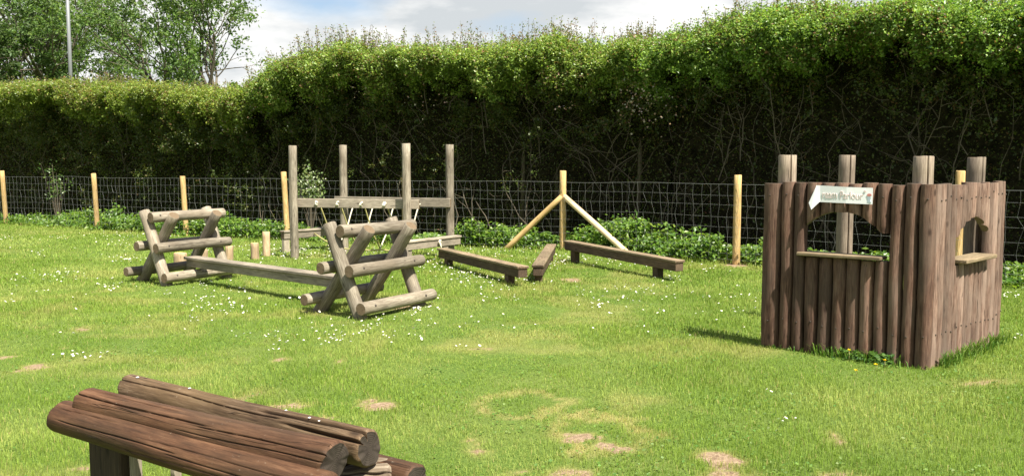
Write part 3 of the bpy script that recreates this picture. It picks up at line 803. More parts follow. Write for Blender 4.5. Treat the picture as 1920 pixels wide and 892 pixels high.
for s in sv:
    q = fence_at([s]); nn = line(np.array([s]), np.zeros(1))[1]; b = q[0] + nn[0] * (off - .003); j = rng.normal(size=(len(zs), 2)) * .017
    tg = np.array([nn[0, 1], -nn[0, 0]])
    top = zs + (vnoise(np.full(len(zs), s), zs * 9, 1.3, 70) - .5) * .05
    tube(wm, np.c_[b[None] + j[:, :1] * tg[None], top], .0011, 3, .5, cap=False)
wm.build('wire_mesh', M['wire'], ft, smooth=False)

# ------------------------------------------------------------------ undergrowth along the fence
def undergrowth():
    P = []; N = []; SZ = []; C = []
    hp = np.array([-300, 0, 60, 130, 230, 300, 360, 420, 500, 560, 640, 740, 850, 900, 950, 1000, 1060, 1120, 1170, 1260, 1340, 1380, 1440, 1900, 2300])
    hv = np.interp(hp, [1120, 1150, 1340, 1380], [1, 1.05, 1.05, 1]) * np.array([.30, .30, .26, .48, .62, .50, .55, .60, .42, .40, .30, .34, .55, .52, .42, .40, .40, .55, .72, .66, .48, .26, .46, .40, .4])
    ns = int(S_MAX * 150)
    for k in range(ns):
        s = rng.uniform(0, S_MAX); o = rng.uniform(.0, .72) if rng.random() < .94 else rng.uniform(-.25, .7)
        q, _ = line(np.array([s]), np.array([o])); px, w = px_of(q, .3)
        hh = .62 * float(np.interp(px[0], hp, hv)) * rng.uniform(.35, 1.15) * (.4 + 1.1 * vnoise(np.array([s]), np.array([o]), .55, 61)[0]) * (1 if o > -.2 else .55)
        if abs(px[0] - 1380) < 26 and o < .15: continue
        if 935 < px[0] < 1200 and o < .02: continue
        m = int(8 + hh * 32); f = rng.uniform(.12, 1, m)
        P.append(np.c_[q[0, 0] + rng.normal(size=m) * .07, q[0, 1] + rng.normal(size=m) * .07, f * hh + .01]); N.append(np.c_[rng.normal(size=m) * .5, rng.normal(size=m) * .5 - .25, np.full(m, .9)])
        SZ.append(rng.uniform(.04, .10, m)); C.append(tint(m, [(3, (.08, .165, .022)), (4, (.125, .225, .028)), (2, (.18, .28, .038)), (.7, (.05, .11, .018))], .15))
    P = np.concatenate(P); N = np.concatenate(N)
    o = leaf_obj('undergrowth', P, N, np.concatenate(SZ), np.concatenate(C), M['leaf'], None, (0, 0, 0), .66)
    tag(o, kind='stuff')
undergrowth()

# saplings between fence and hedge
def sapling(name, px, py0, py1, wpx, label, cat, pal, flowers, n):
    s = s_of_px(px); q, nn = line(np.array([s]), np.array([.42])); b = A3(q[0, 0], q[0, 1], 0); N0 = A3(nn[0, 0], nn[0, 1], 0)
    z1 = PL(px, py0, b, N0)[2]; z0 = max(.2, PL(px, py1, b, N0)[2]); w = wpx * b[1] / FPX
    t = thing(name, b, label, cat); tw = MB(b); P = []
    for k in range(14):
        e = b + A3(rng.normal() * w * .4, rng.normal() * .08, 0); e[2] = rng.uniform(z0 + .1, z1)
        tube(tw, [b + A3(0, 0, -.02), b * .6 + e * .4 + A3(0, 0, .1), e], [.008, .006, .003], 4, cap=False)
        m = n // 14; f = rng.uniform(max(.15, z0 / max(e[2], .3)), 1.03, m)[:, None]; P.append(b + (e - b) * f + rng.normal(size=(m, 3)) * .07)
    tw.build('stems', M['twig'], t); P = np.concatenate(P)
    leaf_obj('foliage', P, rng.normal(size=P.shape) * .6 + A3(.2, -.7, .6), rng.uniform(.045, .085, len(P)), tint(len(P), pal), M['leaf'], t, b)
    if flowers:
        k = rng.choice(len(P), flowers); leaf_obj('blossom', P[k] + A3(0, -.05, .03), rng.normal(size=(flowers, 3)) * .5 + A3(0, -1, .5), rng.uniform(.022, .036, flowers), tint(flowers, [(1, (.6, .6, .5))]), M['petal'], t, b, .9)
sapling('elder_bush', 600, 305, 372, 44, 'pale leafy bush with cream blossom behind the wire between grey bridge posts', 'bush', [(3, (.12, .18, .05)), (2, (.21, .26, .10))], 40, 640)
sapling('sapling', 128, 290, 370, 40, 'thin bright green sapling behind the fence at the far left', 'sapling', [(3, (.06, .12, .02)), (2, (.11, .18, .028))], 0, 150)
sapling('sapling', 1215, 400, 450, 30, 'young upright sapling among nettles behind the long brown beam', 'sapling', [(3, (.09, .18, .03))], 0, 160)

# ------------------------------------------------------------------ log climbers
def climber(base1, base2, label):
    u = A3(.545, .839, 0); v = A3(-.839, .545, 0); A = (G(*base1) + G(*base2)) / 2
    t = thing('log_climber', A, label, 'climbing frame', 'log climbing frames joined by a beam')
    P = lambda a, b, z: A + u * a + v * b + A3(0, 0, z)
    mats = [M['grey_log'], M['grey_log_end']]
    for (uo, b0, b1, z1) in ((-.06, -.35, .055, .915), (.07, .33, -.36, .87), (.86, -.35, .045, .92), (.74, .33, -.34, .865)):
        d = unit(A3(0, b1 - b0, z1)); mb = MB(A)
        p0 = P(uo, b0, 0) - (P(uo, b1, z1) - P(uo, b0, 0)) * .12; cr = [(rng.uniform(0, 6.28), .07, .3, .1, .8, .05)]
        log(mb, p0, P(uo, b1, z1), .071, .067, 28, 12, .055, .008, cr, caps=(False, True)); mb.build('leg', mats, t)
    for (b0, b1, z, u0, u1, r) in ((-.14, -.16, .845, -.11, .98, .066), (-.30, -.28, .47, -.16, .97, .064), (-.445, -.435, .115, -.16, .97, .064), (.075, .09, .475, -.17, .97, .062), (.30, .3, .145, -.18, .97, .06)):
        mb = MB(A); log(mb, P(u0, b0, z), P(u1, b1, z + .005), r, r * .96, 28, 12, .05, .008, [(rng.uniform(0, 6.28), .06, .22, .2, .9, .05)]); rg = mb.build('rung', mats, t)
        for ub in (.0, .79):
            f = (ub - u0) / (u1 - u0); c = P(ub, b0 + (b1 - b0) * f, z); nn = unit(-v * .9 + A3(0, 0, .35) - u * .2) if b0 < 0 else unit(v + A3(0, 0, .4))
            mb = MB(A); tube(mb, [c + nn * (r * .8), c + nn * (r * 1.03), c + nn * (r * 1.08)], [.013, .013, .008], 10); mb.build('bolt', M['bolt'], rg)
    return A, u, v
An, u, v = climber((671.5, 596), (600.6, 583), 'nearer weathered log climber of crossed legs, right of the balance plank')
Af, _, _ = climber((310, 534), (266, 528), 'farther weathered log climber of crossed legs, left of the balance plank')
pa = Af + u * .36 + v * .36; pb = An + u * .36 + v * .26
pa = A3(*PL(356, 489, Af + u * .36, u)[:2], 0); dv_ = unit((pb - pa)); pb = pa + dv_ * np.dot(pb - pa, dv_)
wv = A3(dv_[1], -dv_[0], 0)
t = thing('balance_plank', (pa + pb) / 2, 'long grey plank with overhanging top, bridging the two log climbers', 'plank')
org = (pa + pb) / 2
mb = MB(org); board(mb, pa + A3(0, 0, .313), pb + A3(0, 0, .313), wv * .175, A3(0, 0, .034)); mb.build('top_board', [M['grey_board'], M['grey_log_end']], t, False)
mb = MB(org); board(mb, pa + A3(0, 0, .248) + dv_ * .012, pb + A3(0, 0, .248) - dv_ * .012, wv * .115, A3(0, 0, .094)); mb.build('beam', [M['grey_board'], M['grey_log_end']], t, False)

# ------------------------------------------------------------------ stepping stumps
st0 = None
for (px, py, h, r, label) in ((500, 480, .40, .062, 'tallest pale stump post, right of the other stumps by the rope bridge'), (479, 486, .26, .066, 'short pale stump second from the rope bridge'),
                              (430, 488, .23, .062, 'pale stump post just right of the farther log climber'), (338, 502, .22, .095, 'wide low stump seen through the farther log climber'), (383, 492, .2, .06, 'stump mostly hidden behind the leg of the farther log climber')):
    p = G(px, py); t = thing('stump_post', p, label, 'stump', 'stepping stumps behind the log climbers')
    mb = MB(p); log(mb, p + A3(0, 0, -.1), p + A3(rng.normal() * .008, 0, h), r, r * .96, 28, 6, .05, .003, [(-1.2, .05, .35, .3, 1, .03)], caps=(False, True)); mb.build('stump', [M['stump'], M['pine_end']], t)

# ------------------------------------------------------------------ rope bridge
NL = G(553, 484); FRp = A3(-1.0, 14.2, 0); NR = A3(-1.615, 13.50, 0); FLp = A3(-2.875, 15.07, 0)
org = (NL + FRp) / 2
rb = thing('rope_bridge', org, 'weathered rope bridge of four tall grey posts, two rails and hanging ropes', 'rope bridge')
for p, ptop in ((NL, 274), (FLp, 273), (NR, 270), (FRp, 272)):
    h = 1.5 + (308 - ptop) * p[1] / FPX + .005; mb = MB(org)
    log(mb, p + A3(0, 0, -.2), p + A3(0, 0, h), .068, .064, 28, 10, .03, .006, [(-1.4 + rng.normal() * .5, .05, .2, .1, .9, .05)], caps=(False, True), bev=.06); mb.build('post', [M['grey_log'], M['grey_log_end']], rb)
e1 = unit(NR - NL); e2 = A3(-e1[1], e1[0], 0)
f0 = NL + e2 * .087 + e1 * .02; f1 = NR + e2 * .087 + e1 * .17
g1 = unit(FRp - FLp); g2 = A3(-g1[1], g1[0], 0)
b0 = FLp - g2 * .087 - g1 * .12; b1 = FRp - g2 * .087 + g1 * .06
ZR = .885; RAILS = []
for (a_, c_, nrm_) in ((f0, f1, e2), (b0, b1, g2)):
    mb = MB(org); board(mb, a_ + A3(0, 0, ZR), c_ + A3(0, 0, ZR), nrm_ * .045, A3(0, 0, .142)); RAILS.append(mb.build('rail', [M['grey_board'], M['grey_log_end']], rb, False))
def on_line(px, a_, c_):
    best = min(np.linspace(0, 1, 400), key=lambda t_: abs(960 + FPX * (a_ + (c_ - a_) * t_)[0] / ((a_ + (c_ - a_) * t_ - EYE + A3(0, 0, .6)) @ FW) - px)); return a_ + (c_ - a_) * best
feet = []
mid_a = (NL + FLp) / 2; mid_b = (NR + FRp) / 2
for i, (fx, bx) in enumerate(((597, 668), (636, 705), (680, 743), (723, 789))):
    fp = on_line(fx, f0, f1); bp = on_line(bx, b0, b1); foot = (fp + bp) / 2; foot = foot + A3(0, 0, .16 - .03 * math.sin((i + 1) / 5 * math.pi)); feet.append(foot)
    for (p, nrm_, mat, side) in ((fp, e2, 'rope_green', 1), (bp, -g2, 'rope', -1)):
        s_ = p + nrm_ * .05 + A3(0, 0, ZR - .03); k = np.linspace(0, 1, 9)[:, None]
        pts = s_ + (foot - s_) * k + A3(0, 0, -.05) * np.sin(k * math.pi) + nrm_ * .012 * np.sin(k * 9)
        mb = MB(org); tube(mb, pts, .011, 7); mb.build('rope', M[mat], rb)
        mb = MB(org); kc = p - nrm_ * .045 + A3(0, 0, ZR + .0); th = np.linspace(0, 2 * math.pi * 1.7, 26)   # knot: a lump of wound rope
        ax1 = unit(np.cross(nrm_, A3(0, 0, 1))); pts = np.array([kc + ax1 * math.cos(a) * .016 * (1 + .5 * math.sin(a * 1.7 + i)) + A3(0, 0, 1) * (math.sin(a * .93 + i) * .026) - nrm_ * (.006 + .012 * math.sin(a * .6)) for a in th])
        tube(mb, pts, .0135, 7); tube(mb, [kc - ax1 * .01, kc - nrm_ * .03 + A3(0, 0, -.02)], [.02, .012], 7); tube(mb, [p - nrm_ * .045 + A3(0, 0, ZR - .03), s_], .011, 6); mb.build('rope_knot', M['rope'], RAILS[0 if side == 1 else 1])

# low beams at either end of the bridge
def low_beam(name, top0, top1, w, side, zt0, zt1, legs, mats, label, cat, group, top_m=None, gap=.0):
    """top0/top1: ends of the visible top edge on the ground plan; body lies to 'side' of it."""
    top0, top1 = top0 * A3(1, 1, 0), top1 * A3(1, 1, 0); d = unit(top1 - top0); s = A3(-d[1], d[0], 0) * side; c0 = top0 + s * w / 2; c1 = top1 + s * w / 2; org = (c0 + c1) / 2
    t = thing(name, org, label, cat, group); up0, up1 = A3(0, 0, zt0), A3(0, 0, zt1); dd_ = unit(c1 + up1 - c0 - up0); hh = np.cross(dd_, s); hh = hh if hh[2] > 0 else -hh
    mb = MB(org); board(mb, c0 + up0 - hh * .016, c1 + up1 - hh * .016, s * w, hh * .032); mb.build('top_board', [top_m or mats[0], mats[1]], t, False)
    mb = MB(org); board(mb, c0 + up0 - hh * .087 + d * .012, c1 + up1 - hh * .087 - d * .012, s * (w - .03), hh * .11); mb.build('beam', mats, t, False)
    for f in legs:
        p = c0 + (c1 - c0) * f; z = zt0 + (zt1 - zt0) * f - .143; mb = MB(org)
        board(mb, p + A3(0, 0, -.15), p + A3(0, 0, z), d * .12, s * (w - .06)); mb.build('leg', mats, t, False)
    return t, c0, c1, s
gm = [M['grey_board'], M['grey_log_end']]
t1, c0, c1, s_ = low_beam('bridge_platform', G(764, 452, .37), G(866, 441, .37), .13, 1, .37, .37, (.06, .72), gm, 'low grey beam with a rope knot, right end of the rope bridge', 'platform', 'low grey beams ending the rope bridge')
kp = c0 + (c1 - c0) * .56; org1 = np.array(t1.location); kc = kp - s_ * .085 + A3(0, 0, .30)
mb = MB(org1); dd1 = unit(c1 - c0); th = np.linspace(0, 10, 22); tube(mb, np.array([kc + dd1 * math.cos(a) * .025 + A3(0, 0, math.sin(a) * .03) - s_ * .008 * math.sin(a * .7) for a in th]), .012, 7)
tube(mb, [kc, kc + A3(.0, 0, -.07) - s_ * .02, kc + dd1 * .05 + A3(0, 0, -.14)], [.012, .011, .010], 6); mb.build('rope_knot', M['rope'], t1)
t2, d0, d1, s2_ = low_beam('bridge_platform', G(533, 433, .37), G(533, 433, .37) + A3(.615, .788, 0) * 1.25, .13, 1, .37, .37, (.06, .9), gm, 'low grey beam beyond the left posts of the rope bridge', 'platform', 'low grey beams ending the rope bridge')
mb = MB(org); pL = (d0 + d1) / 2 + A3(0, 0, .29) + unit(mid_b - mid_a) * .07; pR = kp + A3(0, 0, .29) + s_ * .067
path = [pL] + [f for f in feet] + [pR]; pts = []
for i in range(len(path) - 1):
    for f in np.linspace(0, 1, 6, endpoint=False): pts.append(path[i] + (path[i + 1] - path[i]) * f + A3(0, 0, -.02 * math.sin(f * math.pi)))
pts.append(path[-1]); tube(mb, pts, .013, 8); mb.build('foot_rope', M['rope_green'], rb)

# ------------------------------------------------------------------ brown balance beams
bm = [M['brown_board'], M['brown_board']]
l1, l2 = G(827, 496), G(955, 533); dd_ = unit(l2 - l1)
low_beam('balance_beam', l1 - dd_ * .17 - A3(-dd_[1], dd_[0], 0) * .0, l2 + dd_ * .24, .155, 1, .235, .25, (.10, .86), bm, 'brown low beam nearest the log climbers, left of the three', 'balance beam', 'brown low balance beams on the lawn', M['top_board'])
l1, l2 = G(998, 529), A3(.53, 14.0, 0); l2 = l1 + unit(G(1036, 456, .24) - G(1008, 497, .24)) * 2.7
low_beam('balance_beam', l1 + unit(l2 - l1) * -.10, l2, .155, -1, .235, .25, (.06, .88), bm, 'brown low beam seen end-on between the two slanting beams', 'balance beam', 'brown low balance beams on the lawn', M['top_board'])
l1, l2 = G(1064, 492), G(1235, 523); dd_ = unit(l2 - l1)
low_beam('balance_beam', l1 - dd_ * .12, l2 + dd_ * .34, .155, 1, .33, .275, (.08, .83), bm, 'longest brown low beam, right of the three, in front of the pale fence brace', 'balance beam', 'brown low balance beams on the lawn', M['top_board'])

# ------------------------------------------------------------------ log playhouse
C0, L0, E0 = G(1735, 690), G(1430, 648), G(1865, 638)
eF = unit(L0 - C0); eR = unit(E0 - C0); nF = A3(eF[1], -eF[0], 0); nF = nF if nF[1] < 0 else -nF; nR = A3(eR[1], -eR[0], 0); nR = nR if nR[0] > 0 else -nR
WF, WR = np.linalg.norm(L0 - C0), np.linalg.norm(E0 - C0); ZT = 1.355
ph = thing('log_playhouse', C0, 'brown roofless log playhouse with two serving windows', 'playhouse')
def dlog(mb, e, nrm, sc, w, zb, zt, dep=.05, m=14):
    """upright half-round log on a wall plane; zb/zt may be functions of the place along the wall."""
    a = np.radians([-90, -80, -65, -50, -35, -20, -7, 7, 20, 35, 50, 65, 80, 90]); S = sc + w * np.sin(a) * .985; Of = dep * np.cos(a) ** .8
    S = np.concatenate([S, S[::-1][1:-1]]); Of = np.concatenate([Of, np.full(len(a) - 2, -.022)]); n = len(S)
    lo = np.array([zb(s) if callable(zb) else zb for s in S]); hi = np.array([zt(s) if callable(zt) else zt for s in S])
    T = np.linspace(0, 1, m)[:, None]; Z = lo + (hi - lo) * T
    ph_ = rng.uniform(0, 6.28, 4); wob = .0025 * np.sin(Z * 5 + ph_[0]) + .0015 * np.sin(Z * 11 + ph_[1]); rad = 1 + .07 * np.sin(Z * 4 + ph_[2]) * np.cos(S * 60 + ph_[3])
    Sx = S + wob; O_ = np.where(Of > 0, Of * rad, Of) * np.ones_like(Z)
    O_[0] = np.where(O_[0] > 0, O_[0] * .88, O_[0]); O_[-1] = np.where(O_[-1] > 0, O_[-1] * .88, O_[-1])
    P = C0 + Sx[..., None] * e + O_[..., None] * nrm + Z[..., None] * A3(0, 0, 1)
    off = rng.uniform(-50, 50, 3); gr = np.stack([Sx - sc, O_, Z], -1) + off; tone = rng.uniform(0, 1)
    for zn in (.24, 1.25):
        if lo.min() + .04 < zn < hi.max() - .04:
            c = C0 + e * (sc + rng.normal() * .006) + nrm * (dep * .96) + A3(0, 0, zn + rng.normal() * .012); tube(mb, [c, c + nrm * .005, c + nrm * .007], [.0065, .0065, .004], 7, mats=2)
    ix = np.arange(m * n).reshape(m, n); flip = np.dot(np.cross(e, nrm), A3(0, 0, 1)) > 0
    q = np.stack([ix[:-1], np.roll(ix, -1, 1)[:-1], np.roll(ix, -1, 1)[1:], ix[1:]], -1).reshape(-1, 4)
    mb.put(P.reshape(-1, 3), [(q[:, ::-1] if flip else q, 0)], gr.reshape(-1, 3), tone)
    for row, fl in ((0, True), (m - 1, False)):
        V = np.concatenate([P[row], [P[row].mean(0)]]); i = np.arange(n); tri = np.stack([i, (i + 1) % n, np.full(n, n)], -1)
        if fl != flip: tri = tri[:, ::-1]
        mb.put(V, [(tri, 1)], np.concatenate([gr[row], [gr[row].mean(0)]]), tone, np.concatenate([np.full(n, 1.), [0]]))
def jit(): return rng.normal() * .007
# front wall
archF = lambda s: float(np.interp(s, [.33, .45, .52, .6, .72, .79, .89, .958], [.985, 1.085, 1.122, 1.132, 1.13, 1.105, 1.045, .97]))
mb = MB(C0); edges = [-.034, .076]; 
while edges[-1] < WF - .12: edges.append(edges[-1] + .1045 * rng.uniform(.95, 1.05))
edges[-1] = WF + .015; nf = len(edges) - 1
for i in range(nf):
    s0, s1 = edges[i], edges[i + 1]; sc = (s0 + s1) / 2; w = (s1 - s0) / 2 - (.0015 if i else 0); zb0 = .0 if i < 2 else (.012 + .02 * rng.random() if i > 6 else -.02)
    if i == 0: dlog(mb, eF, nF, sc, w, -.03, ZT, .062)
    elif .325 < sc < .965:
        dlog(mb, eF, nF, sc, w, zb0, .775 + jit(), .058); dlog(mb, eF, nF, sc, w, archF, ZT + jit(), .058, 8)
    else: dlog(mb, eF, nF, sc, w, zb0, ZT + jit(), .060)
mb.build('log_wall', [M['wall_log'], M['wall_log_end'], M['bolt']], ph)
# side wall
archR = lambda s: float(np.interp(s, [.44, .5, .6, .72, .82, .93, 1.0, 1.06, 1.12], [.945, .985, 1.045, 1.08, 1.09, 1.075, 1.03, 1.0, .955]))
mb = MB(C0); s = .012; k = 0
while s < WR - .05:
    wd_ = .1 * rng.uniform(.92, 1.06); s1 = min(s + wd_, WR); s1 = WR if WR - s1 < .04 else s1; sc = (s + s1) / 2; w = (s1 - s) / 2 - .003
    if .445 < sc < 1.085:
        dlog(mb, eR, nR, sc, w, -.02, .735 + jit(), .042); dlog(mb, eR, nR, sc, w, archR, ZT + jit(), .042, 8)
    else: dlog(mb, eR, nR, sc, w, -.02, ZT + jit(), .042)
    s = s1
mb.build('log_wall', [M['wall_log_sunlit'], M['wall_log_end'], M['bolt']], ph)
up = A3(0, 0, 1)
mb = MB(C0); board(mb, C0 + eF * .318 + up * .795 + nF * .015, C0 + eF * .962 + up * .795 + nF * .015, nF * .17, up * .026); mb.build('window_sill', [M['sill_board'], M['sill_board']], ph, False)
mb = MB(C0); board(mb, C0 + eR * .435 + up * .762 + nR * .02, C0 + eR * 1.105 + up * .762 + nR * .02, nR * .18, up * .03); mb.build('window_sill', [M['sill_board'], M['sill_board']], ph, False)
for (pp, z) in ((A3(2.252, 7.232, 0), 1.574), (A3(3.054, 6.567, 0), 1.559), (A3(3.065, 8.091, 0), 1.583), (A3(3.888, 7.408, 0), 1.558)):
    mb = MB(C0); log(mb, pp + A3(0, 0, -.2), pp + A3(0, 0, z), .074, .071, 110, 14, .02, .004, [(-1.5 + rng.normal() * .12, .05, .85, -1, 2, .02)], caps=(False, True), bev=.05); mb.build('post', [M['post_log'], M['grey_log_end']], ph)
for e, nrm, L_, zs_ in ((eF, nF, WF, (.22, 1.24)), (eR, nR, WR, (.22, 1.24))):
    for z in zs_:
        mb = MB(C0); board(mb, C0 + e * .16 + up * z - nrm * .036, C0 + e * (L_ - .02) + up * z - nrm * .036, nrm * .026, up * .09); mb.build('rail', [M['wall_log'], M['wall_log_end']], ph, False)

# sign over the front window: a creased laminated strip with its left end folded down
def FW_(s, z, o): return C0 + eF * s + up * z + nF * o
sg = thing('paper_sign', FW_(.6, 1.27, .06), 'white creased strip sign with faded red lettering above the serving window', 'sign'); so = FW_(.6, 1.27, .06)
outl = [(.401, 1.323, .060), (.592, 1.327, .071), (.80, 1.336, .062), (.826, 1.337, .066)]
lowl = [(.399, 1.200, .066), (.592, 1.2035, .077), (.795, 1.2075, .066), (.80, 1.208, .068)]
fold = [(.877, 1.1995, .085), (.850, 1.1476, .10)]
pts = [FW_(*p) for p in outl] + [FW_(*p) for p in lowl] + [FW_(*p) for p in fold]
pts += [p - nF * .0025 for p in pts]
qq = [(0, 1, 5, 4), (1, 2, 6, 5), (2, 3, 7, 6), (3, 8, 9, 7)]; qq2 = [tuple(i + 10 for i in q_[::-1]) for q_ in qq]
rim = [0, 1, 2, 3, 8, 9, 7, 6, 5, 4]; side = [(rim[(i + 1) % 10], rim[i], rim[i] + 10, rim[(i + 1) % 10] + 10) for i in range(10)]
paper = link('paper', fast_mesh('paper', np.array(pts) - so, [(np.array(qq), 0), (np.array(qq2), 0), (np.array(side), 0)]), M['paper'], sg)
def lettering(body, s_left, s_right, zc, hgt):
    cu = bpy.data.curves.new('lettering', 'FONT'); cu.body = body; cu.size = 1; cu.extrude = .002; tmp = bpy.data.objects.new('tmp', cu); COL.objects.link(tmp)
    bpy.context.view_layer.update(); dg = bpy.context.evaluated_depsgraph_get(); me = bpy.data.meshes.new_from_object(tmp.evaluated_get(dg)); bpy.data.objects.remove(tmp)
    me.name = 'lettering'; co = np.array([v_.co for v_ in me.vertices]); x0, x1 = co[:, 0].min(), co[:, 0].max(); y0, y1 = co[:, 1].min(), co[:, 1].max()
    for v_, c in zip(me.vertices, co):
        f = (c[0] - x0) / (x1 - x0); s = s_left + (s_right - s_left) * f; z = zc + (c[1] - y0) / (y1 - y0) * hgt
        v_.co = FW_(s, z - .006 * f, float(np.interp(s, [.4, .592, .8], [.0645, .0755, .0655])) + (.0012 if c[2] > 0 else -.002)) - so
    link('lettering', me, M['pink'], paper)
lettering('ream Parlour', .778, .468, 1.238, .060)
def decal(name, loop, mat, o=.0715):
    p = [FW_(s, z, o + .002) for s, z in loop] ; n_ = len(p); p = np.array(p + [x - nF * .003 for x in p])
    link(name, fast_mesh(name, p - so, [(np.arange(n_)[None], 0), (np.arange(n_)[None, ::-1] + n_, 0), (np.array([((i + 1) % n_, i, i + n_, (i + 1) % n_ + n_) for i in range(n_)]), 0)]), M[mat], paper)
decal('printed_scoop', [(.4235 + .017 * math.cos(a), 1.268 + (.013 if math.sin(a) > 0 else .008) * math.sin(a)) for a in np.linspace(0, 6.28, 14, endpoint=False)], 'red', .0665)
decal('printed_cup', [(.410, 1.255), (.437, 1.255), (.433, 1.228), (.44, 1.212), (.408, 1.212), (.414, 1.228)], 'blue', .0665)
decal('printed_cherry', [(.456 + .009 * math.cos(a), 1.296 + .008 * math.sin(a)) for a in np.linspace(0, 6.28, 10, endpoint=False)], 'pink', .067)

# ------------------------------------------------------------------ log horse in the foreground
hc = A3(-1.02, 2.81, 0); a_h = unit(A3(1.007, -.638, 0)); f_h = A3(a_h[1], -a_h[0], 0)
lh = thing('log_horse', hc, 'red-brown bench of stacked logs in the foreground, cut by the lower edge', 'log bench')
def hl(name, p0, p1, r0, r1, cr, mats, lump=.05, bev=.12):
    mb = MB(hc); log(mb, p0, p1, r0, r1, 180, 110, .05, .006, cr, lump=lump, bev=bev, tone=.55, ragged=.011); return mb.build(name, mats, lh)
hm = [M['horse_log'], M['horse_end']]; hw_ = [M['horse_log_worn'], M['horse_end']]
mL, mR = G(163, 753, .66), G(629, 865, .662); nL, nR_ = G(243, 727, .655), G(694, 840, .655); kL, kR = G(114, 779, .60), A3(-.50, 2.36, .595)
hl('seat_log', mL, mR, .054, .060, [(1.35, .03, .22, .03, .45, .06), (.78, .03, .30, .0, .62, .05), (.62, .022, .26, .5, 1, .04), (.2, .02, .2, .45, 1, .05), (-.1, .018, .14, .2, .7, .05), (2.0, .03, .2, .2, .8, .06)], hm, .07)
hl('seat_log', nL, nR_, .054, .058, [(1.15, .09, .6, .6, 2, .05), (.85, .03, .3, .0, .75, .07), (.62, .07, .5, .72, 2, .03), (1.7, .03, .25, .1, .9, .05), (2.3, .03, .2, .0, .6, .05)], hw_, .10)
hl('side_log', kL, kR, .058, .060, [(.95, .02, .2, .02, .3, .06), (.25, .022, .24, .05, .55, .05), (.12, .02, .2, .5, .97, .05), (-.25, .02, .14, .3, .8, .05), (.6, .015, .14, .4, 1, .05)], hm, .05, .3)
hl('side_log', A3(-1.46, 3.33, .57), G(782, 903, .545), .050, .052, [(1.2, .04, .25, .1, .9, .05)], hm, .05)
o = hl('split_log', G(585, 905, .525), G(742, 896, .548), .040, .056, [(.9, .05, .4, .3, .95, .2), (1.8, .16, .7, .72, .97, .1), (.2, .04, .3, .2, .8, .2)], [M['drift_log'], M['drift_log']], .42, .6)
o['label'] = 'silvered gnarled log end with a hollow knot'
for f in (.02, .93):
    p = A3(-1.49, 3.165, 0) + a_h * f * 1.02; mb = MB(hc)
    board(mb, p + A3(0, 0, -.1), p + A3(0, 0, .575), a_h * .19, f_h * .05); mb.build('leg_panel', [M['dark_panel'], M['dark_panel']], lh, False)
    mb = MB(hc); board(mb, p + a_h * .13 - f_h * .015 + A3(0, 0, -.1), p + a_h * .13 - f_h * .015 + A3(0, 0, .57), a_h * .034, f_h * .034); mb.build('batten', [M['grey_board'], M['grey_log_end']], lh, False)
mb = MB(hc); p = A3(-1.48, 3.165, 0) + a_h * .34 - f_h * .03; board(mb, p + A3(0, 0, -.1), p + A3(0, 0, .57), a_h * .03, f_h * .03); mb.build('batten', [M['grey_board'], M['grey_log_end']], lh, False)
# droppings on the logs
P = []
def blob(c, r):
    th, fi = np.meshgrid(np.linspace(0, 6.28, 8, endpoint=False), np.linspace(0, 1.57, 4)); 
    V = np.stack([c[0] + r * np.cos(th) * np.cos(fi) * rng.uniform(.8, 1.3), c[1] + r * np.sin(th) * np.cos(fi), c[2] + r * .35 * np.sin(fi)], -1).reshape(-1, 3); ix = np.arange(32).reshape(4, 8)
    return V, np.stack([ix[:-1], np.roll(ix, -1, 1)[:-1], np.roll(ix, -1, 1)[1:], ix[1:]], -1).reshape(-1, 4)
for f, r, lo in ((.06, .006, 1), (.30, .005, 1), (.70, .004, 1), (.80, .005, 1), (.84, .004, 1)):
    c = nL * (1 - f) + nR_ * f; c = c + f_h * .012 * rng.uniform(-1, 1.5) + A3(0, 0, .055)
    V, q = blob(c, r); link('dropping', fast_mesh('dropping', V - hc, [(q, 0)], smooth=True), M['white_bits'], lh)

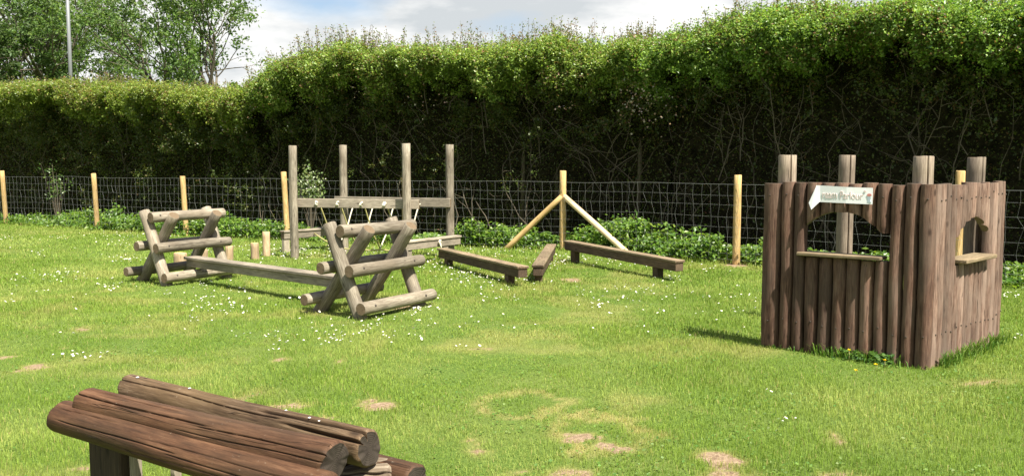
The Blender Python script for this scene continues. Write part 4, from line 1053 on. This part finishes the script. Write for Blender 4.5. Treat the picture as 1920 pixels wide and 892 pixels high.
# ------------------------------------------------------------------ daisies and other lawn flowers
def daisies():
    cl = [(430, 580, 45, 12, 34), (400, 560, 40, 10, 14), (160, 670, 22, 5, 12), (528, 648, 10, 12, 10), (470, 632, 18, 4, 6), (640, 630, 60, 14, 34), (720, 605, 50, 12, 22), (790, 585, 22, 6, 18),
          (230, 460, 16, 4, 14), (235, 488, 20, 4, 22), (300, 443, 60, 5, 50), (215, 446, 40, 5, 18), (110, 448, 14, 3, 10), (20, 449, 16, 3, 14), (65, 478, 10, 3, 10), (40, 525, 30, 6, 10), (100, 515, 25, 5, 14), (190, 535, 24, 5, 12),
          (130, 522, 30, 4, 10), (205, 547, 12, 2, 4), (305, 555, 14, 4, 6), (385, 535, 14, 4, 8), (470, 545, 20, 4, 6), (540, 478, 30, 7, 55), (560, 470, 24, 5, 36), (470, 466, 24, 5, 26), (520, 450, 50, 5, 40), (620, 470, 50, 8, 40),
          (840, 500, 30, 8, 46), (870, 520, 26, 6, 26), (905, 525, 16, 5, 12), (985, 525, 14, 6, 14), (1040, 490, 26, 8, 40), (1070, 486, 14, 4, 20), (1110, 492, 30, 6, 16), (1170, 500, 30, 6, 14), (1255, 527, 14, 5, 16), (1215, 545, 40, 8, 16),
          (1180, 580, 60, 10, 22), (1370, 560, 70, 10, 18), (1390, 585, 20, 5, 8), (1130, 560, 40, 8, 10), (920, 560, 60, 10, 12), (960, 540, 60, 8, 12), (1280, 500, 30, 4, 8), (1340, 510, 20, 3, 6), (1890, 556, 14, 4, 14), (1905, 640, 12, 4, 4), (870, 655, 14, 4, 4),
          (1480, 800, 14, 5, 3), (1436, 745, 8, 4, 2), (700, 475, 60, 8, 50), (640, 505, 60, 10, 24), (930, 470, 40, 4, 24), (830, 475, 40, 5, 30), (1010, 475, 60, 5, 20), (390, 475, 40, 4, 20), (1900, 520, 30, 4, 8), (60, 560, 60, 10, 8), (340, 600, 60, 20, 10), (900, 610, 80, 16, 8), (1300, 620, 80, 14, 6), (760, 640, 40, 8, 8)]
    c = []
    for (px, py, sx, sy, n) in cl:
        for _ in range(int(n * 1.15)): c.append(G(px + rng.normal() * sx, min(880, max(432, py + rng.normal() * sy))))
    for _ in range(60): c.append(G(rng.uniform(0, 1920), rng.uniform(440, 640)))
    c = np.array(c); bf = behind_fence(c[:, 0], c[:, 1]); c = c[bf < -.15]; n = len(c)
    a = np.linspace(0, 6.283, 8, endpoint=False); r = rng.uniform(.0068, .0118, n) * np.where(c[:, 1] > 9, 1.12, 1); tl = rng.normal(size=(n, 2)) * .35; z = rng.uniform(.028, .05, n)
    ring = lambda k, dz: np.stack([c[:, None, 0] + np.cos(a) * r[:, None] * k, c[:, None, 1] + np.sin(a) * r[:, None] * k, z[:, None] + dz + (np.cos(a) * tl[:, :1] + np.sin(a) * tl[:, 1:]) * r[:, None] * k], -1)
    V = np.concatenate([ring(1, 0), ring(.36, .0035)], 1).reshape(-1, 3); b = (np.arange(n) * 16)[:, None]; i = np.arange(8); j = (i + 1) % 8
    pet = (b[..., None] + np.stack([i, j, j + 8, i + 8], -1)[None]).reshape(-1, 4); cen = b + 8 + i[None]
    st = np.stack([np.stack([c[:, 0] - .0012, c[:, 1], z * 0 - .01], -1), np.stack([c[:, 0] + .0012, c[:, 1], z * 0 - .01], -1), np.stack([c[:, 0], c[:, 1], z], -1)], 1).reshape(-1, 3)
    col = np.concatenate([np.tile([.82, .82, .8, 1], (n * 16, 1)), np.tile([.1, .17, .03, 1], (n * 3, 1))]); tri = n * 16 + np.arange(n * 3).reshape(n, 3)
    o = link('daisies', fast_mesh('daisies', np.concatenate([V, st]), [(pet, 0), (cen, 1), (tri, 0)], {'leaf_tint': col}), [M['petal'], M['yellow_petal']])
    tag(o, kind='stuff')
daisies()

# long grass and weeds against the playhouse walls
def weeds():
    P = []; N = []; S_ = []; C = []; V = []; Q = []; VC = []
    for (e, nrm, a0, a1, n, hh) in ((eF, nF, .15, .8, 240, .085), (eF, nF, .0, 1.25, 110, .04), (eR, nR, .1, 1.5, 420, .10)):
        for k in range(n):
            p = C0 + e * rng.uniform(a0, a1) + nrm * (.05 + abs(rng.normal()) * .045); h = hh * rng.uniform(.4, 1.5); d = unit(rng.normal(size=3) * A3(1, 1, 0) + nrm * .6) * h * rng.uniform(.2, .9); w = .004
            sx = unit(np.cross(d, up)) * w; V += [p - sx, p + sx, p + d * .4 + up * h * .65 + sx * .8, p + d * .4 + up * h * .65 - sx * .8, p + d + up * h * .9]
            c = tint(1, [(2, (.08, .17, .025)), (2, (.13, .22, .035))])[0]; VC += [c] * 5
    for k in range(130):
        s = rng.uniform(.2, .62); p = C0 + eF * s + nF * (.05 + abs(rng.normal()) * .05) + up * rng.uniform(.01, .085); P.append(p); N.append(nF * .5 + up + rng.normal(size=3) * .5); S_.append(rng.uniform(.025, .055)); C.append(tint(1, [(2, (.045, .11, .02)), (2, (.08, .16, .025))])[0])
    V = np.array(V); n = len(V) // 5; i = np.arange(n) * 5; VL, QL = leaf_quads(np.array(P), np.array(N), np.array(S_)); nv = len(V)
    col = np.concatenate([np.array(VC), np.repeat(np.array(C), 4, 0)]); col = np.c_[col, np.ones(len(col))]
    o = link('weeds', fast_mesh('weeds', np.concatenate([V, VL]), [(np.stack([i, i + 1, i + 2, i + 3], -1), 0), (np.stack([i + 3, i + 2, i + 4], -1), 0), (QL + nv, 0)], {'leaf_tint': col}), M['grass']); tag(o, kind='stuff')
weeds()

for (px, py, z, label) in ((1592, 656, .09, 'topmost yellow flower against the playhouse wall'), (1659, 675, .06, 'largest yellow flower near the playhouse corner'), (1642, 683, .045, 'yellow flower low in the weeds left of the largest one'), (1605, 694, .04, 'lone yellow flower out on the lawn before the playhouse')):
    p = G(px, py, z); b = A3(p[0], p[1], 0); t = thing('dandelion', b, label, 'flower', 'yellow flowers by the playhouse')
    mb = MB(b); tube(mb, [b, b + A3(.003, 0, z * .5), b + A3(0, 0, z)], .002, 5); mb.build('stem', M['rope_green'], t)
    V = []; Q = []
    for k in range(22):
        a = rng.uniform(0, 6.28); d = A3(math.cos(a), math.sin(a), rng.uniform(.0, .9)); d = unit(d) * rng.uniform(.010, .017); sx = unit(np.cross(d, up)) * .0035; c = A3(0, 0, z)
        V += [c, c + d * .6 + sx, c + d, c + d * .6 - sx]; Q.append(np.arange(4) + 4 * k)
    link('petals', fast_mesh('petals', np.array(V), [(np.array(Q), 0)]), M['yellow_petal'], t)
